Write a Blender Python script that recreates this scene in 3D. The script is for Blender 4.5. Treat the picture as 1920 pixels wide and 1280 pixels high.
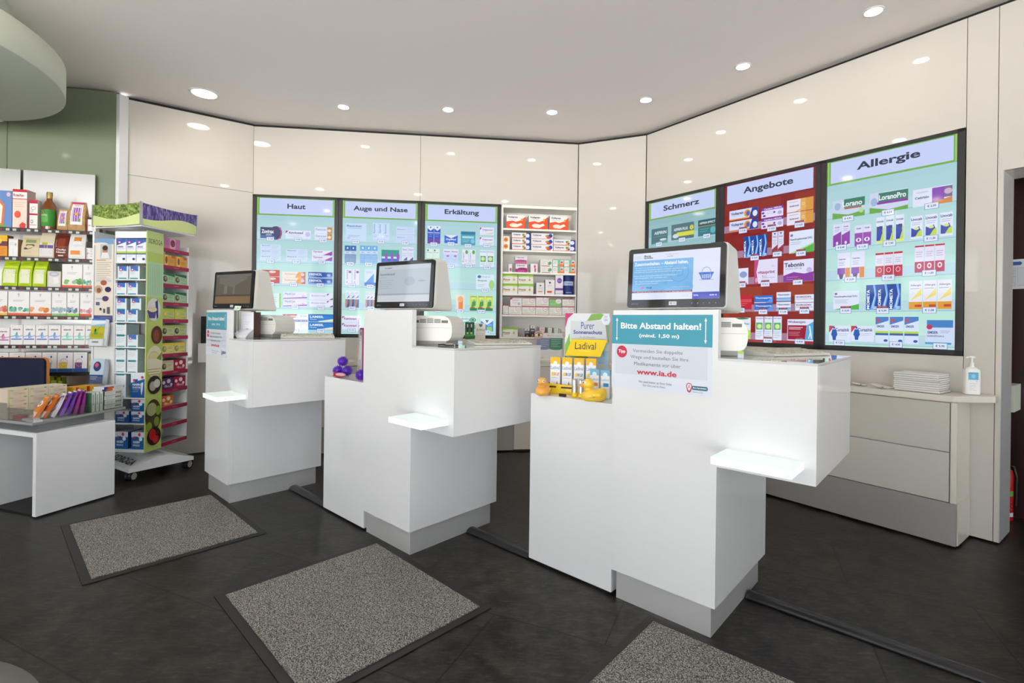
import bpy, bmesh, math, random
from math import sin, cos, pi, radians, sqrt
from mathutils import Vector, Matrix
random.seed(7)
for o in list(bpy.data.objects): bpy.data.objects.remove(o)
S = bpy.context.scene
COL = S.collection

# ------------------------------------------------------------------ camera, sky, exposure
cam = bpy.data.objects.new('camera', bpy.data.cameras.new('camera')); COL.objects.link(cam)
cam.data.sensor_fit = 'HORIZONTAL'; cam.data.sensor_width = 36.0
cam.data.lens = 936.26 / 1920 * 36.0
cam.data.shift_x = -(977.33 - 960) / 1920; cam.data.shift_y = (605.34 - 640) / 1920
cam.matrix_world = Matrix.Translation((0, 0, 1.2)) @ Matrix.Rotation(radians(90), 4, 'X') @ Matrix.Rotation(0.01306, 4, 'Z')
cam.data.clip_start = 0.02
S.camera = cam
S.view_settings.view_transform = 'Standard'; S.view_settings.look = 'None'
S.view_settings.gamma = 1; S.view_settings.use_curve_mapping = False
S.view_settings.exposure = 0.15
wd = bpy.data.worlds.new('daylight'); S.world = wd; wd.use_nodes = True
SKY, GROUND = 3.8, 13.0                                            # overcast sky above; lower half made brighter to light the ceiling
_N, _K = wd.node_tree.nodes, wd.node_tree.links
_t = _N.new('ShaderNodeTexCoord'); _s = _N.new('ShaderNodeSeparateXYZ'); _r = _N.new('ShaderNodeValToRGB')
_K.new(_t.outputs['Generated'], _s.inputs[0]); _mr = _N.new('ShaderNodeMapRange'); _mr.inputs['From Min'].default_value = -1; _mr.inputs['From Max'].default_value = 1
_K.new(_s.outputs['Z'], _mr.inputs['Value']); _K.new(_mr.outputs[0], _r.inputs[0])
_r.color_ramp.elements[0].position = .485; _r.color_ramp.elements[0].color = (1, .97, .93, 1)
_r.color_ramp.elements[1].position = .515; _r.color_ramp.elements[1].color = (.88*SKY/GROUND, .94*SKY/GROUND, 1.0*SKY/GROUND, 1)
_K.new(_r.outputs[0], _N['Background'].inputs[0]); _N['Background'].inputs[1].default_value = GROUND
LAMP = 57.0          # radiance of the downlight lenses
LAMP_COL = (1.0, 0.86, 0.72)

# ------------------------------------------------------------------ materials
def lin(h):
    h = h.lstrip('#')
    c = [int(h[i:i+2], 16) / 255 for i in (0, 2, 4)]
    return tuple((x / 12.92 if x <= .04045 else ((x + .055) / 1.055) ** 2.4) for x in c)
_m = {}
def pbr(name, col, rough=.5, metal=0, spec=.5, coat=0, trans=0, ior=1.45, emit=None, es=0, alpha=1):
    if name in _m: return _m[name]
    m = bpy.data.materials.new(name); m.use_nodes = True
    b = m.node_tree.nodes['Principled BSDF']
    c = lin(col) if isinstance(col, str) else col
    b.inputs['Base Color'].default_value = (*c, 1)
    b.inputs['Roughness'].default_value = rough; b.inputs['Metallic'].default_value = metal
    b.inputs['Specular IOR Level'].default_value = spec; b.inputs['Coat Weight'].default_value = coat
    b.inputs['Transmission Weight'].default_value = trans; b.inputs['IOR'].default_value = ior
    if emit:
        e = lin(emit) if isinstance(emit, str) else emit
        b.inputs['Emission Color'].default_value = (*e, 1); b.inputs['Emission Strength'].default_value = es
    m.diffuse_color = (*c, 1); _m[name] = m
    return m
def paper(h): return pbr('print_' + h.lstrip('#'), h, .42, spec=.35)
def glow(h): return pbr('screen_' + h.lstrip('#'), '0a0a0c', .06, spec=.5, emit=h, es=SCREEN)
SCREEN = .88
def nodes(m): return m.node_tree.nodes, m.node_tree.links, m.node_tree.nodes['Principled BSDF']
def noise_col(m, c1, c2, scale, stretch=(1, 1, 1), detail=4, lo=.35, hi=.65, rough=None, bump=0, coords='Object', bscale=None):
    N, K, B = nodes(m)
    tc = N.new('ShaderNodeTexCoord'); mp = N.new('ShaderNodeMapping'); mp.inputs['Scale'].default_value = stretch
    nz = N.new('ShaderNodeTexNoise'); nz.inputs['Scale'].default_value = scale; nz.inputs['Detail'].default_value = detail
    r = N.new('ShaderNodeValToRGB'); r.color_ramp.elements[0].position = lo; r.color_ramp.elements[1].position = hi
    r.color_ramp.elements[0].color = (*lin(c1), 1); r.color_ramp.elements[1].color = (*lin(c2), 1)
    K.new(tc.outputs[coords], mp.inputs[0]); K.new(mp.outputs[0], nz.inputs['Vector'])
    K.new(nz.outputs['Fac'], r.inputs[0]); K.new(r.outputs[0], B.inputs['Base Color'])
    if bump:
        bp = N.new('ShaderNodeBump'); bp.inputs['Strength'].default_value = bump; bp.inputs['Distance'].default_value = .002
        K.new(nz.outputs['Fac'], bp.inputs['Height']); K.new(bp.outputs[0], B.inputs['Normal'])
    return m, mp, nz, r
WALL = pbr('wall_gloss_white', (.62, .59, .545), .04, spec=.5)
NWHITE = pbr('niche_white', (.90, .875, .83), .3)
WHITE = pbr('lacquer_white', (.80, .81, .83), .045, spec=.55)
WARMW = pbr('lacquer_cream', (.74, .70, .63), .14)
GREYW = pbr('lacquer_drawer_greige', (.60, .575, .525), .16)
DARK = pbr('shadow_gap_black', (.012, .012, .012), .6)
BLACK = pbr('plastic_black', (.02, .02, .022), .25)
MONB = pbr('monitor_black_glass', (.008, .008, .009), .06)
BEZEL = pbr('bezel_black', (.028, .027, .028), .32)
PLAST = pbr('plastic_ivory', (.78, .77, .735), .32)
VENT = pbr('vent_dark_grey', (.16, .16, .16), .5)
PLASTG = pbr('plastic_grey', (.42, .41, .39), .4)
CEIL = pbr('ceiling_paint', (.90, .84, .81), .75, spec=.2)
DISC = pbr('canopy_paint_green_white', (.60, .64, .55), .6, spec=.25)
GREEN = pbr('wall_green_glass', (.235, .27, .19), .16, spec=.45)
STEEL = pbr('steel_brushed', (.72, .72, .73), .34, metal=.5)
N, K, B = nodes(STEEL)
tc = N.new('ShaderNodeTexCoord'); mp = N.new('ShaderNodeMapping'); mp.inputs['Scale'].default_value = (3, 3, 160)
nz = N.new('ShaderNodeTexNoise'); nz.inputs['Scale'].default_value = 6; rm = N.new('ShaderNodeMapRange')
rm.inputs['To Min'].default_value = .26; rm.inputs['To Max'].default_value = .46
K.new(tc.outputs['Object'], mp.inputs[0]); K.new(mp.outputs[0], nz.inputs['Vector']); K.new(nz.outputs['Fac'], rm.inputs[0]); K.new(rm.outputs[0], B.inputs['Roughness'])
ENDCAP = pbr('pillar_end_metal', (.62, .62, .64), .2, metal=.15)
STEELD = pbr('steel_dull', (.50, .475, .45), .38, metal=.5)
FRAMED = pbr('frame_dark_steel', (.26, .27, .29), .35, metal=.7)
TRAYG = pbr('tray_grey', (.33, .33, .34), .4)
ALU = pbr('aluminium', (.60, .60, .60), .3, metal=.9)
CHROME = pbr('chrome', (.8, .8, .8), .08, metal=1)
GLASS = pbr('clear_glass', (.93, .98, .96), .02, trans=1, ior=1.45)
ACRYL = pbr('acrylic', (.96, .98, .97), .03, trans=1, ior=1.3)
GTOP = pbr('back_painted_glass_white', (.66, .69, .66), .03, spec=.9, coat=.6)
GEDGE = pbr('glass_edge_green', (.35, .52, .45), .1)
LITG = pbr('lit_glass', (.8, .9, .88), .2, emit=(.84, 1.0, .97), es=.2)
LITF = pbr('lit_glass_edge', (.85, .95, .95), .2, emit=(.95, 1.0, 1.0), es=.4)
LENS = pbr('lamp_lens', (1, 1, 1), .3, emit=LAMP_COL, es=LAMP)
LENSB = pbr('lamp_lens_wide', (1, 1, 1), .3, emit=LAMP_COL, es=LAMP * .35)
RING = pbr('lamp_ring', (.75, .73, .70), .35)
RUBBER = pbr('mat_rubber', (.022, .021, .02), .55)
NAVY = pbr('fabric_navy', (.012, .017, .045), .9); noise_col(NAVY, '0e1430', '1a2140', 900, bump=.3)
ORANGE = pbr('edge_orange', 'e08a35', .45)
KRAFT = pbr('paper_kraft', 'b98f5f', .6); noise_col(KRAFT, 'ab8152', 'c79d6d', 30)
AMBER = pbr('glass_amber', (.20, .06, .01), .05, spec=.7, coat=.5)
GOLD = pbr('cap_gold', (.50, .36, .12), .35, metal=.8)
PURPLE = pbr('rubber_purple', (.10, .02, .48), .22, coat=.3)
DUCK = pbr('rubber_yellow', (.92, .60, .05), .28, coat=.2)
RED = pbr('paint_red', (.50, .015, .02), .25)
WOODD = pbr('door_dark_brown', (.035, .010, .008), .35); noise_col(WOODD, '1c0807', '2e0f0b', 6, (8, 8, .6))
MAG = pbr('plastic_magenta', (.32, .012, .12), .25)
BOOKP = pbr('page_edges', (.78, .77, .74), .7)
POUF = pbr('stool_leather_grey', (.13, .125, .115), .5)

FLOOR = pbr('floor_vinyl_slate', (.03, .03, .03), .36, spec=.34)
N, K, B = nodes(FLOOR)
tc = N.new('ShaderNodeTexCoord'); mp = N.new('ShaderNodeMapping'); mp.inputs['Rotation'].default_value = (0, 0, radians(24))
br = N.new('ShaderNodeTexBrick'); br.inputs['Scale'].default_value = 1.0; br.inputs['Mortar Size'].default_value = .0032
br.inputs['Brick Width'].default_value = .92; br.inputs['Row Height'].default_value = .46; br.inputs['Mortar Smooth'].default_value = .3
br.inputs['Color1'].default_value = (.78, .78, .78, 1); br.inputs['Color2'].default_value = (1, 1, 1, 1); br.inputs['Mortar'].default_value = (.12, .12, .12, 1)
n1 = N.new('ShaderNodeTexNoise'); n1.inputs['Scale'].default_value = 9; n1.inputs['Detail'].default_value = 9; n1.inputs['Roughness'].default_value = .68
m2 = N.new('ShaderNodeMapping'); m2.inputs['Scale'].default_value = (5, 24, 1); m2.inputs['Rotation'].default_value = (0, 0, radians(35))
n2 = N.new('ShaderNodeTexNoise'); n2.inputs['Scale'].default_value = 3.4; n2.inputs['Detail'].default_value = 8; n2.inputs['Roughness'].default_value = .7
r1 = N.new('ShaderNodeValToRGB'); r1.color_ramp.elements[0].position = .40; r1.color_ramp.elements[1].position = .62
r1.color_ramp.elements[0].color = (.006, .0057, .005, 1); r1.color_ramp.elements[1].color = (.040, .034, .0275, 1)
r2 = N.new('ShaderNodeValToRGB'); r2.color_ramp.elements[0].position = .50; r2.color_ramp.elements[1].position = .74
r2.color_ramp.elements[0].color = (0, 0, 0, 1); r2.color_ramp.elements[1].color = (.055, .050, .044, 1)
ad = N.new('ShaderNodeMixRGB'); ad.blend_type = 'ADD'; ad.inputs[0].default_value = 1
mu = N.new('ShaderNodeMixRGB'); mu.blend_type = 'MULTIPLY'; mu.inputs[0].default_value = 1
rr = N.new('ShaderNodeMapRange'); rr.inputs['To Min'].default_value = .26; rr.inputs['To Max'].default_value = .48
K.new(tc.outputs['Object'], mp.inputs[0]); K.new(mp.outputs[0], br.inputs['Vector']); K.new(tc.outputs['Object'], n1.inputs['Vector'])
K.new(tc.outputs['Object'], m2.inputs[0]); K.new(m2.outputs[0], n2.inputs['Vector'])
K.new(n1.outputs['Fac'], r1.inputs[0]); K.new(n2.outputs['Fac'], r2.inputs[0])
K.new(r1.outputs[0], ad.inputs[1]); K.new(r2.outputs[0], ad.inputs[2]); K.new(ad.outputs[0], mu.inputs[1]); K.new(br.outputs['Color'], mu.inputs[2])
K.new(mu.outputs[0], B.inputs['Base Color']); K.new(n1.outputs['Fac'], rr.inputs[0]); K.new(rr.outputs[0], B.inputs['Roughness'])

def pile(name, cs):
    m = pbr(name, (.3, .3, .3), .95, spec=.1)
    N, K, B = nodes(m)
    tc = N.new('ShaderNodeTexCoord'); vo = N.new('ShaderNodeTexNoise'); vo.inputs['Scale'].default_value = 210; vo.inputs['Detail'].default_value = 3; vo.inputs['Roughness'].default_value = .8
    r = N.new('ShaderNodeValToRGB'); r.color_ramp.elements[0].position = .40; r.color_ramp.elements[1].position = .62
    r.color_ramp.elements[0].color = (*lin(cs[0]), 1); r.color_ramp.elements[1].color = (*lin(cs[2]), 1)
    e = r.color_ramp.elements.new(.5); e.color = (*lin(cs[1]), 1)
    bp = N.new('ShaderNodeBump'); bp.inputs['Strength'].default_value = .8; bp.inputs['Distance'].default_value = .004
    K.new(tc.outputs['Object'], vo.inputs['Vector']); K.new(vo.outputs['Fac'], r.inputs[0]); K.new(r.outputs[0], B.inputs['Base Color'])
    K.new(vo.outputs['Fac'], bp.inputs['Height']); K.new(bp.outputs[0], B.inputs['Normal'])
    return m
PILE = pile('mat_pile_grey', ('2b2a29', '7a7875', 'c4c1bc'))

def foliage(name, a, b, c, sc=90, st=(1, 1, 1)):
    m = pbr(name, (.3, .3, .3), .4)
    N, K, B = nodes(m)
    tc = N.new('ShaderNodeTexCoord'); mp = N.new('ShaderNodeMapping'); mp.inputs['Scale'].default_value = st
    v = N.new('ShaderNodeTexVoronoi'); v.inputs['Scale'].default_value = sc
    r = N.new('ShaderNodeValToRGB'); r.color_ramp.elements[0].color = (*lin(a), 1); r.color_ramp.elements[1].color = (*lin(c), 1)
    e = r.color_ramp.elements.new(.5); e.color = (*lin(b), 1)
    K.new(tc.outputs['Object'], mp.inputs[0]); K.new(mp.outputs[0], v.inputs['Vector']); K.new(v.outputs['Color'], r.inputs[0]); K.new(r.outputs[0], B.inputs['Base Color'])
    return m
_m['print_LEAVES'] = foliage('photo_mint_leaves', '2f331f', '6f8a3a', 'b6c76a', 75)
_m['print_LAVENDER'] = foliage('photo_lavender', '2a2050', '5b4a92', 'a193c8', 60, (2.4, 2.4, .5))
_m['print_APPLES'] = foliage('photo_apples', '3b2a18', '6f8f2f', 'a8c060', 40)
_m['print_BERRY'] = foliage('photo_berries', '1a1010', 'b01820', 'd03a2a', 60)
_m['print_PALM'] = foliage('photo_palm', '3f7a2a', '8bbf55', 'cfe6d8', 30)

# ------------------------------------------------------------------ mesh builder
_txt = {}
def text_mesh(s, bold=0):
    k = (s, bold)
    if k in _txt: return _txt[k]
    cu = bpy.data.curves.new('t', 'FONT'); cu.body = s; cu.size = 1; cu.resolution_u = 3 if len(s) < 26 else 2; cu.offset = .028 * bold
    ob = bpy.data.objects.new('t', cu); COL.objects.link(ob)
    dg = bpy.context.evaluated_depsgraph_get(); dg.update()
    me = bpy.data.meshes.new_from_object(ob.evaluated_get(dg))
    vs = [v.co.copy() for v in me.vertices]; fs = [tuple(p.vertices) for p in me.polygons]
    bpy.data.meshes.remove(me); bpy.data.objects.remove(ob); bpy.data.curves.remove(cu)
    if not vs: _txt[k] = ([], [], 1, 1); return _txt[k]
    x0 = min(v.x for v in vs); x1 = max(v.x for v in vs); y0 = min(v.y for v in vs); y1 = max(v.y for v in vs)
    vs = [((v.x - x0) / (x1 - x0) - .5, (v.y - y0) / (y1 - y0) - .5) for v in vs]
    _txt[k] = (vs, fs, x1 - x0, y1 - y0)
    return _txt[k]

class MB:
    def __init__(s): s.v = []; s.f = []; s.mi = []; s.m = []; s.sm = []
    def mat(s, m):
        if isinstance(m, str): m = _m['print_' + m] if 'print_' + m in _m else paper(m)
        if m not in s.m: s.m.append(m)
        return s.m.index(m)
    def add(s, vs, fs, m, smooth=False, M=None):
        o = len(s.v); i = s.mat(m)
        s.v += [tuple(M @ Vector(v)) if M is not None else tuple(v) for v in vs]
        s.f += [tuple(o + k for k in f) for f in fs]; s.mi += [i] * len(fs); s.sm += [smooth] * len(fs)
        return s
    def box(s, x0, x1, y0, y1, z0, z1, m, M=None, top=None, front=None, side=None):
        v = [(x0,y0,z0),(x1,y0,z0),(x1,y1,z0),(x0,y1,z0),(x0,y0,z1),(x1,y0,z1),(x1,y1,z1),(x0,y1,z1)]
        F = [((0,3,2,1),m),((4,5,6,7),top or m),((0,1,5,4),front or m),((1,2,6,5),side or m),((2,3,7,6),m),((3,0,4,7),side or m)]
        o = len(s.v); s.v += [tuple(M @ Vector(p)) if M is not None else p for p in v]
        for f, mm in F: s.f.append(tuple(o + k for k in f)); s.mi.append(s.mat(mm)); s.sm.append(False)
        return s
    def prism(s, pts, z0, z1, m, M=None, top=None):
        n = len(pts); v = [(p[0], p[1], z0) for p in pts] + [(p[0], p[1], z1) for p in pts]
        s.add(v, [tuple(range(n))[::-1]] + [(i, (i+1) % n, n + (i+1) % n, n + i) for i in range(n)], m, M=M)
        s.add([(p[0], p[1], z1) for p in pts], [tuple(range(n))], top or m, M=M); return s
    def xprism(s, pts, x0, x1, m, M=None, smooth=False):       # profile in (y,z) swept along x
        n = len(pts); v = [(x0, p[0], p[1]) for p in pts] + [(x1, p[0], p[1]) for p in pts]
        s.add(v, [tuple(range(n)), tuple(range(2*n-1, n-1, -1))], m, M=M)
        s.add(v, [(i, n + i, n + (i+1) % n, (i+1) % n) for i in range(n)], m, smooth, M=M); return s
    def yprism(s, pts, y0, y1, m, M=None, smooth=False):       # outline in (x,z) with thickness along y
        n = len(pts); v = [(p[0], y0, p[1]) for p in pts] + [(p[0], y1, p[1]) for p in pts]
        s.add(v, [tuple(range(n)), tuple(range(2*n-1, n-1, -1))], m, M=M)
        s.add(v, [(i, n + i, n + (i+1) % n, (i+1) % n) for i in range(n)], m, smooth, M=M); return s
    def cyl(s, c, r, h, m, n=24, r2=None, M=None, top=None, axis='z'):
        r2 = r if r2 is None else r2; v = []
        for rr_, zz in ((r, 0), (r2, h)):
            for i in range(n):
                a = 2*pi*i/n; p = (rr_*cos(a), rr_*sin(a), zz)
                if axis == 'x': p = (p[2], p[0], p[1])
                if axis == 'y': p = (p[0], p[2], p[1])
                v.append((c[0]+p[0], c[1]+p[1], c[2]+p[2]))
        s.add(v, [(i, (i+1) % n, n + (i+1) % n, n + i) for i in range(n)], m, True, M=M)
        s.add(v[:n], [tuple(range(n))[::-1]], m, M=M); s.add(v[n:], [tuple(range(n))], top or m, M=M); return s
    def lathe(s, prof, c, m, n=28, M=None, sx=1, sy=1):
        v = []
        for r, z in prof:
            for i in range(n): a = 2*pi*i/n; v.append((c[0]+r*cos(a)*sx, c[1]+r*sin(a)*sy, c[2]+z))
        f = [(k*n+i, k*n+(i+1) % n, (k+1)*n+(i+1) % n, (k+1)*n+i) for k in range(len(prof)-1) for i in range(n)]
        s.add(v, f, m, True, M=M); return s
    def ball(s, c, r, m, n=20, k=12, M=None, sc=(1, 1, 1)):
        v = []
        for j in range(k+1):
            t = pi*j/k
            for i in range(n): a = 2*pi*i/n; v.append((c[0]+r*sin(t)*cos(a)*sc[0], c[1]+r*sin(t)*sin(a)*sc[1], c[2]-r*cos(t)*sc[2]))
        s.add(v, [(j*n+i, j*n+(i+1) % n, (j+1)*n+(i+1) % n, (j+1)*n+i) for j in range(k) for i in range(n)], m, True, M=M); return s
    def tube(s, pts, r, m, n=8, M=None):
        pts = [Vector(p) for p in pts]; v = []
        for i, p in enumerate(pts):
            d = (pts[min(i+1, len(pts)-1)] - pts[max(i-1, 0)]).normalized()
            a = d.cross(Vector((0, 0, 1)) if abs(d.z) < .9 else Vector((1, 0, 0))).normalized(); b = d.cross(a)
            for j in range(n): t = 2*pi*j/n; v.append(tuple(p + a*r*cos(t) + b*r*sin(t)))
        L_ = len(pts)
        s.add(v, [(i*n+j, i*n+(j+1) % n, (i+1)*n+(j+1) % n, (i+1)*n+j) for i in range(L_-1) for j in range(n)] , m, True, M=M)
        s.add(v[:n], [tuple(range(n))], m, M=M); s.add(v[-n:], [tuple(range(n))[::-1]], m, M=M); return s
    def art(s, F, els, w, h, em=False, k0=1, seg=1):
        """printed picture: F(x,z,k) maps 0..1 coordinates onto the printed face"""
        G = glow if em else (lambda c: c)
        k = k0
        for e in els:
            t = e[0]
            if t == 'r':
                x0, z0, x1, z1, c = e[1:6]; vs = []; n = seg
                for i in range(n+1): x = x0 + (x1-x0)*i/n; vs += [F(x, z0, k), F(x, z1, k)]
                s.add(vs, [(2*i, 2*i+2, 2*i+3, 2*i+1) for i in range(n)], G(c))
            elif t == 'p': s.add([F(x, z, k) for x, z in e[1]], [tuple(range(len(e[1])))], G(e[2]))
            elif t == 'e':
                cx, cz, rx, rz, c = e[1:6]; n = 22; a0, a1 = (e[6:8] if len(e) > 6 else (0, 360))
                a0, a1 = radians(a0), radians(a1)
                s.add([F(cx + rx*cos(a0+(a1-a0)*i/n), cz + rz*sin(a0+(a1-a0)*i/n), k) for i in range(n + (len(e) > 6))], [tuple(range(n + (len(e) > 6)))], G(c))
            elif t == 'o':
                cx, cz, rx, rz, c, th = e[1:7]; n = 24; vs = []
                for i in range(n):
                    a = 2*pi*i/n; vs += [F(cx+rx*cos(a), cz+rz*sin(a), k), F(cx+rx*(1-th)*cos(a), cz+rz*(1-th)*sin(a), k)]
                s.add(vs, [(2*i, 2*((i+1) % n), 2*((i+1) % n)+1, 2*i+1) for i in range(n)], G(c))
            elif t in 'tb':
                cx, cz, hh, c, st, mw = e[1:7]; vs, fs, tw, tth = text_mesh(st, 1 if t == 'b' else 0)
                sx = mw if mw else hh*h*tw/tth/w
                rot = e[7] if len(e) > 7 else 0
                if rot: s.add([F(cx - y*sx, cz + x*hh, k) for x, y in vs], fs, G(c))
                else: s.add([F(cx + x*sx, cz + y*hh, k) for x, y in vs], fs, G(c))
            elif t == 'l':
                x0, z0, x1, n, gap, th, c = e[1:8]
                for i in range(n):
                    xe = x0 + (x1-x0)*(1, .86, .95, .7, .9)[i % 5]; z = z0 - gap*i
                    s.add([F(x0, z, k), F(xe, z, k), F(xe, z+th, k), F(x0, z+th, k)], [(0, 1, 2, 3)], G(c))
            k += 1
        return s
    def face(s, x0, x1, z0, z1, y, els, em=False, M=None, eps=.0003, k0=1):
        w, h = x1-x0, z1-z0
        F = (lambda x, z, k: (x0 + w*x, y - eps*k, z0 + h*z)) if M is None else (lambda x, z, k: tuple(M @ Vector((x0 + w*x, y - eps*k, z0 + h*z))))
        return s.art(F, els, w, h, em, k0=k0)
    def build(s, name, parent=None, M=None, bevel=0, **props):
        me = bpy.data.meshes.new(name); me.from_pydata(s.v, [], s.f)
        for m in s.m: me.materials.append(m)
        me.polygons.foreach_set('material_index', s.mi); me.polygons.foreach_set('use_smooth', s.sm); me.update()
        ob = bpy.data.objects.new(name, me); COL.objects.link(ob)
        if parent is not None: ob.parent = parent
        if M is not None: ob.matrix_world = M if parent is None else ob.matrix_world
        if M is not None and parent is not None: ob.matrix_local = M
        if bevel:
            b = ob.modifiers.new('bevel', 'BEVEL'); b.width = bevel; b.segments = 2; b.limit_method = 'ANGLE'; b.harden_normals = False
        for k, v in props.items():
            if v is not None: ob[k] = v
        return ob
def fr(x, y, rz, z=0): return Matrix.Translation((x, y, z)) @ Matrix.Rotation(rz, 4, 'Z')
def at(F, x, y, z=0, rz=0): return F @ Matrix.Translation((x, y, z)) @ Matrix.Rotation(rz, 4, 'Z')
def empty(name, M, label, cat, group=None):
    o = bpy.data.objects.new(name, None); COL.objects.link(o); o.matrix_world = M; o.empty_display_size = .05
    o['label'] = label; o['category'] = cat
    if group: o['group'] = group
    return o
def rounded(w, h, r, n=5, cx=0, cz=0):
    p = []
    for sx, sz, a0 in ((1, 1, 0), (-1, 1, 90), (-1, -1, 180), (1, -1, 270)):
        for i in range(n+1): a = radians(a0 + 90*i/n); p.append((cx + sx*(w/2-r) + r*cos(a), cz + sz*(h/2-r) + r*sin(a)))
    return p

# frames of the place (metres; the camera stands above the origin, looking along +y)
LF = fr(-2.529, 4.6819, .1183)        # back wall: x along the wall, y into it
RF = fr(1.1789, 4.7747, -.9270)       # right wall
AF = fr(-3.303, 4.125, .6195)         # short slanted wall left
CF = {1: fr(-1.885, 3.2259, -.7310), 2: fr(-.5544, 2.5390, -.7310), 3: fr(.7462, 1.8895, -.7310)}
GF = fr(-3.2542, 3.8058, .2423)       # front of the green-wall shelving
TF = fr(-2.869, 2.963, -.3142)        # low table, near right corner
SF = fr(-2.779, 3.70, -.06, .0312) @ Matrix.Scale(.974, 4)           # rotating display tower
HW = 3.01; HC = 3.045

def thin_glass(name, tint, refl=.08):
    m = bpy.data.materials.new(name); m.use_nodes = True
    N = m.node_tree.nodes; K = m.node_tree.links; N.remove(N['Principled BSDF'])
    t = N.new('ShaderNodeBsdfTransparent'); t.inputs[0].default_value = (*tint, 1)
    g = N.new('ShaderNodeBsdfGlossy'); g.inputs['Roughness'].default_value = .02
    f = N.new('ShaderNodeLayerWeight'); f.inputs[0].default_value = .25
    mr = N.new('ShaderNodeMapRange'); mr.inputs['To Min'].default_value = refl * .5; mr.inputs['To Max'].default_value = .7
    mx = N.new('ShaderNodeMixShader'); K.new(f.outputs['Fresnel'], mr.inputs[0]); K.new(mr.outputs[0], mx.inputs[0])
    K.new(t.outputs[0], mx.inputs[1]); K.new(g.outputs[0], mx.inputs[2]); K.new(mx.outputs[0], N['Material Output'].inputs[0])
    return m
PANE = thin_glass('window_pane', (.97, .99, .98)); ACR = thin_glass('acrylic_sheet', (.975, .985, .98), .07)

# ------------------------------------------------------------------ the room
def struct(name, mb, **k): return mb.build(name, kind='structure', **k)
b = MB(); b.box(-6.2, 6, -3.4, 7, -.06, 0, FLOOR); struct('floor', b)
b = MB(); b.box(-6.2, 6, -3.4, 7, HC, HC+.08, CEIL); struct('ceiling', b)

b = MB()                                                        # back wall with panels, screen bay and niche hole
for s0, s1, z0, z1 in ((0, 1.5365, 2.3755, HW), (1.5395, 3.103, 2.3755, HW), (0, 1.5365, .01, 1.040), (1.5395, 3.103, .01, 1.040), (2.3335, 2.3385, 1.043, 2.3725)):
    b.box(s0, s1, 0, .03, z0, z1, WALL, LF)
b.box(-.15, 2.33, .07, .10, .0, HC, DARK, LF); b.box(2.33, 3.3, .262, .30, .0, HC, DARK, LF); b.box(3.112, 3.2, .04, .26, 0, HC, DARK, LF)
b.box(-.06, 3.2, .045, .07, 2.96, HC, DARK, LF); b.box(2.30, 3.12, .032, .07, .01, 1.03, DARK, LF); b.box(2.30, 3.12, .032, .045, 2.385, 3.0, DARK, LF)
struct('wall_back', b)
b = MB(); c = (Vector((1.175, 4.780, 0)) - Vector((.557, 5.049, 0))); CFm = fr(.557, 5.049, math.atan2(c.y, c.x)); cl = c.length
b.box(.004, cl-.002, 0, .03, .01, HW, WALL, CFm); b.box(0, cl+.15, .045, .07, .0, HC, DARK, CFm)
struct('wall_back_right', b)
b = MB()
for s0, s1, z0, z1 in ((.002, 2.3305, 2.3755, HW), (.002, 2.3305, .01, 1.040), (2.3335, 2.4665, .01, HW), (2.4695, 4.9, 2.085, HW), (2.4695, 2.492, .01, 2.085)):
    b.box(s0, s1, 0, .03, z0, z1, WALL, RF)
b.box(2.36, 2.492, .03, .27, .01, 2.4, WARMW, RF); b.box(2.492, 4.9, .03, .27, 2.085, 2.115, WARMW, RF)
b.box(-.2, 2.37, .07, .10, .0, HC, DARK, RF); b.box(-.06, 4.9, .045, .07, 2.96, HC, DARK, RF)
b.box(2.4925, 2.4945, .0, .27, .01, 2.085, ENDCAP, RF); struct('wall_right', b)
b = MB(); b.box(.02, .951, 0, .03, .01, 2.386, WALL, AF); b.box(.02, .951, 0, .03, 2.389, HW, WALL, AF)
b.box(-.0, 1.1, .045, .07, 0, HC, DARK, AF); struct('wall_back_left', b)
b = MB(); b.box(-.0, .075, -.035, .0, 0, HC-.025, WHITE, fr(-3.317, 4.062, 1.35)); struct('trim_1', b, bevel=.003)
GW = fr(-3.319, 4.068, .2423); b = MB()
for s0, s1 in ((-.726, -.003), (-1.6, -.730), (-2.9, -1.604)): b.box(s0, s1, 0, .03, .0, HC-.012, GREEN, GW)
b.box(-2.9, .0, .035, .06, 0, HC, DARK, GW); struct('wall_left_green', b)
# black strip put in as the shadow under the wall panels
b = MB(); b.box(.93-.90, .91, .012, .04, 0, .012, DARK, AF); struct('skirting_shadow_back', b)
# walls behind and beside the camera, with windows, some of them added for light
b = MB()
def wall_holes(b, x0, x1, holes, M, m):                          # wall along x with rectangular holes (x0,x1,z0,z1)
    xs = x0
    for h in sorted(holes):
        b.box(xs, h[0], 0, .15, 0, HC, m, M); b.box(h[0], h[1], 0, .15, 0, h[2], m, M); b.box(h[0], h[1], 0, .15, h[3], HC, m, M); xs = h[1]
    b.box(xs, x1, 0, .15, 0, HC, m, M)
ROOMW = pbr('room_wall_paint', (.66, .66, .66), .7)
FH = [(-5.0, -3.2, .15, 2.75), (-3.0, -1.2, .15, 2.75), (-1.0, .35, .05, 2.75), (2.5, 4.1, .05, 2.75)]; BF = fr(0, -3.0, 0) @ Matrix.Rotation(0, 4, 'Z')  # rightmost opening added to light the right side, others widened for more daylight
wall_holes(b, -6, 5.2, FH, BF @ Matrix.Translation((0, -.15, 0)), ROOMW); struct('wall_front', b)
LH = [(.15, 1.55, 1.45, 2.75), (1.75, 3.1, 1.85, 2.70), (3.3, 4.2, 1.85, 2.70)]; LW = Matrix.Translation((-5.6, -3.0, 0)) @ Matrix.Rotation(pi/2, 4, 'Z')  # first opening is added, out of view, to brighten the counter fronts
b = MB(); wall_holes(b, 0, 7.2, LH, LW, ROOMW); struct('wall_left', b)
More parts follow.
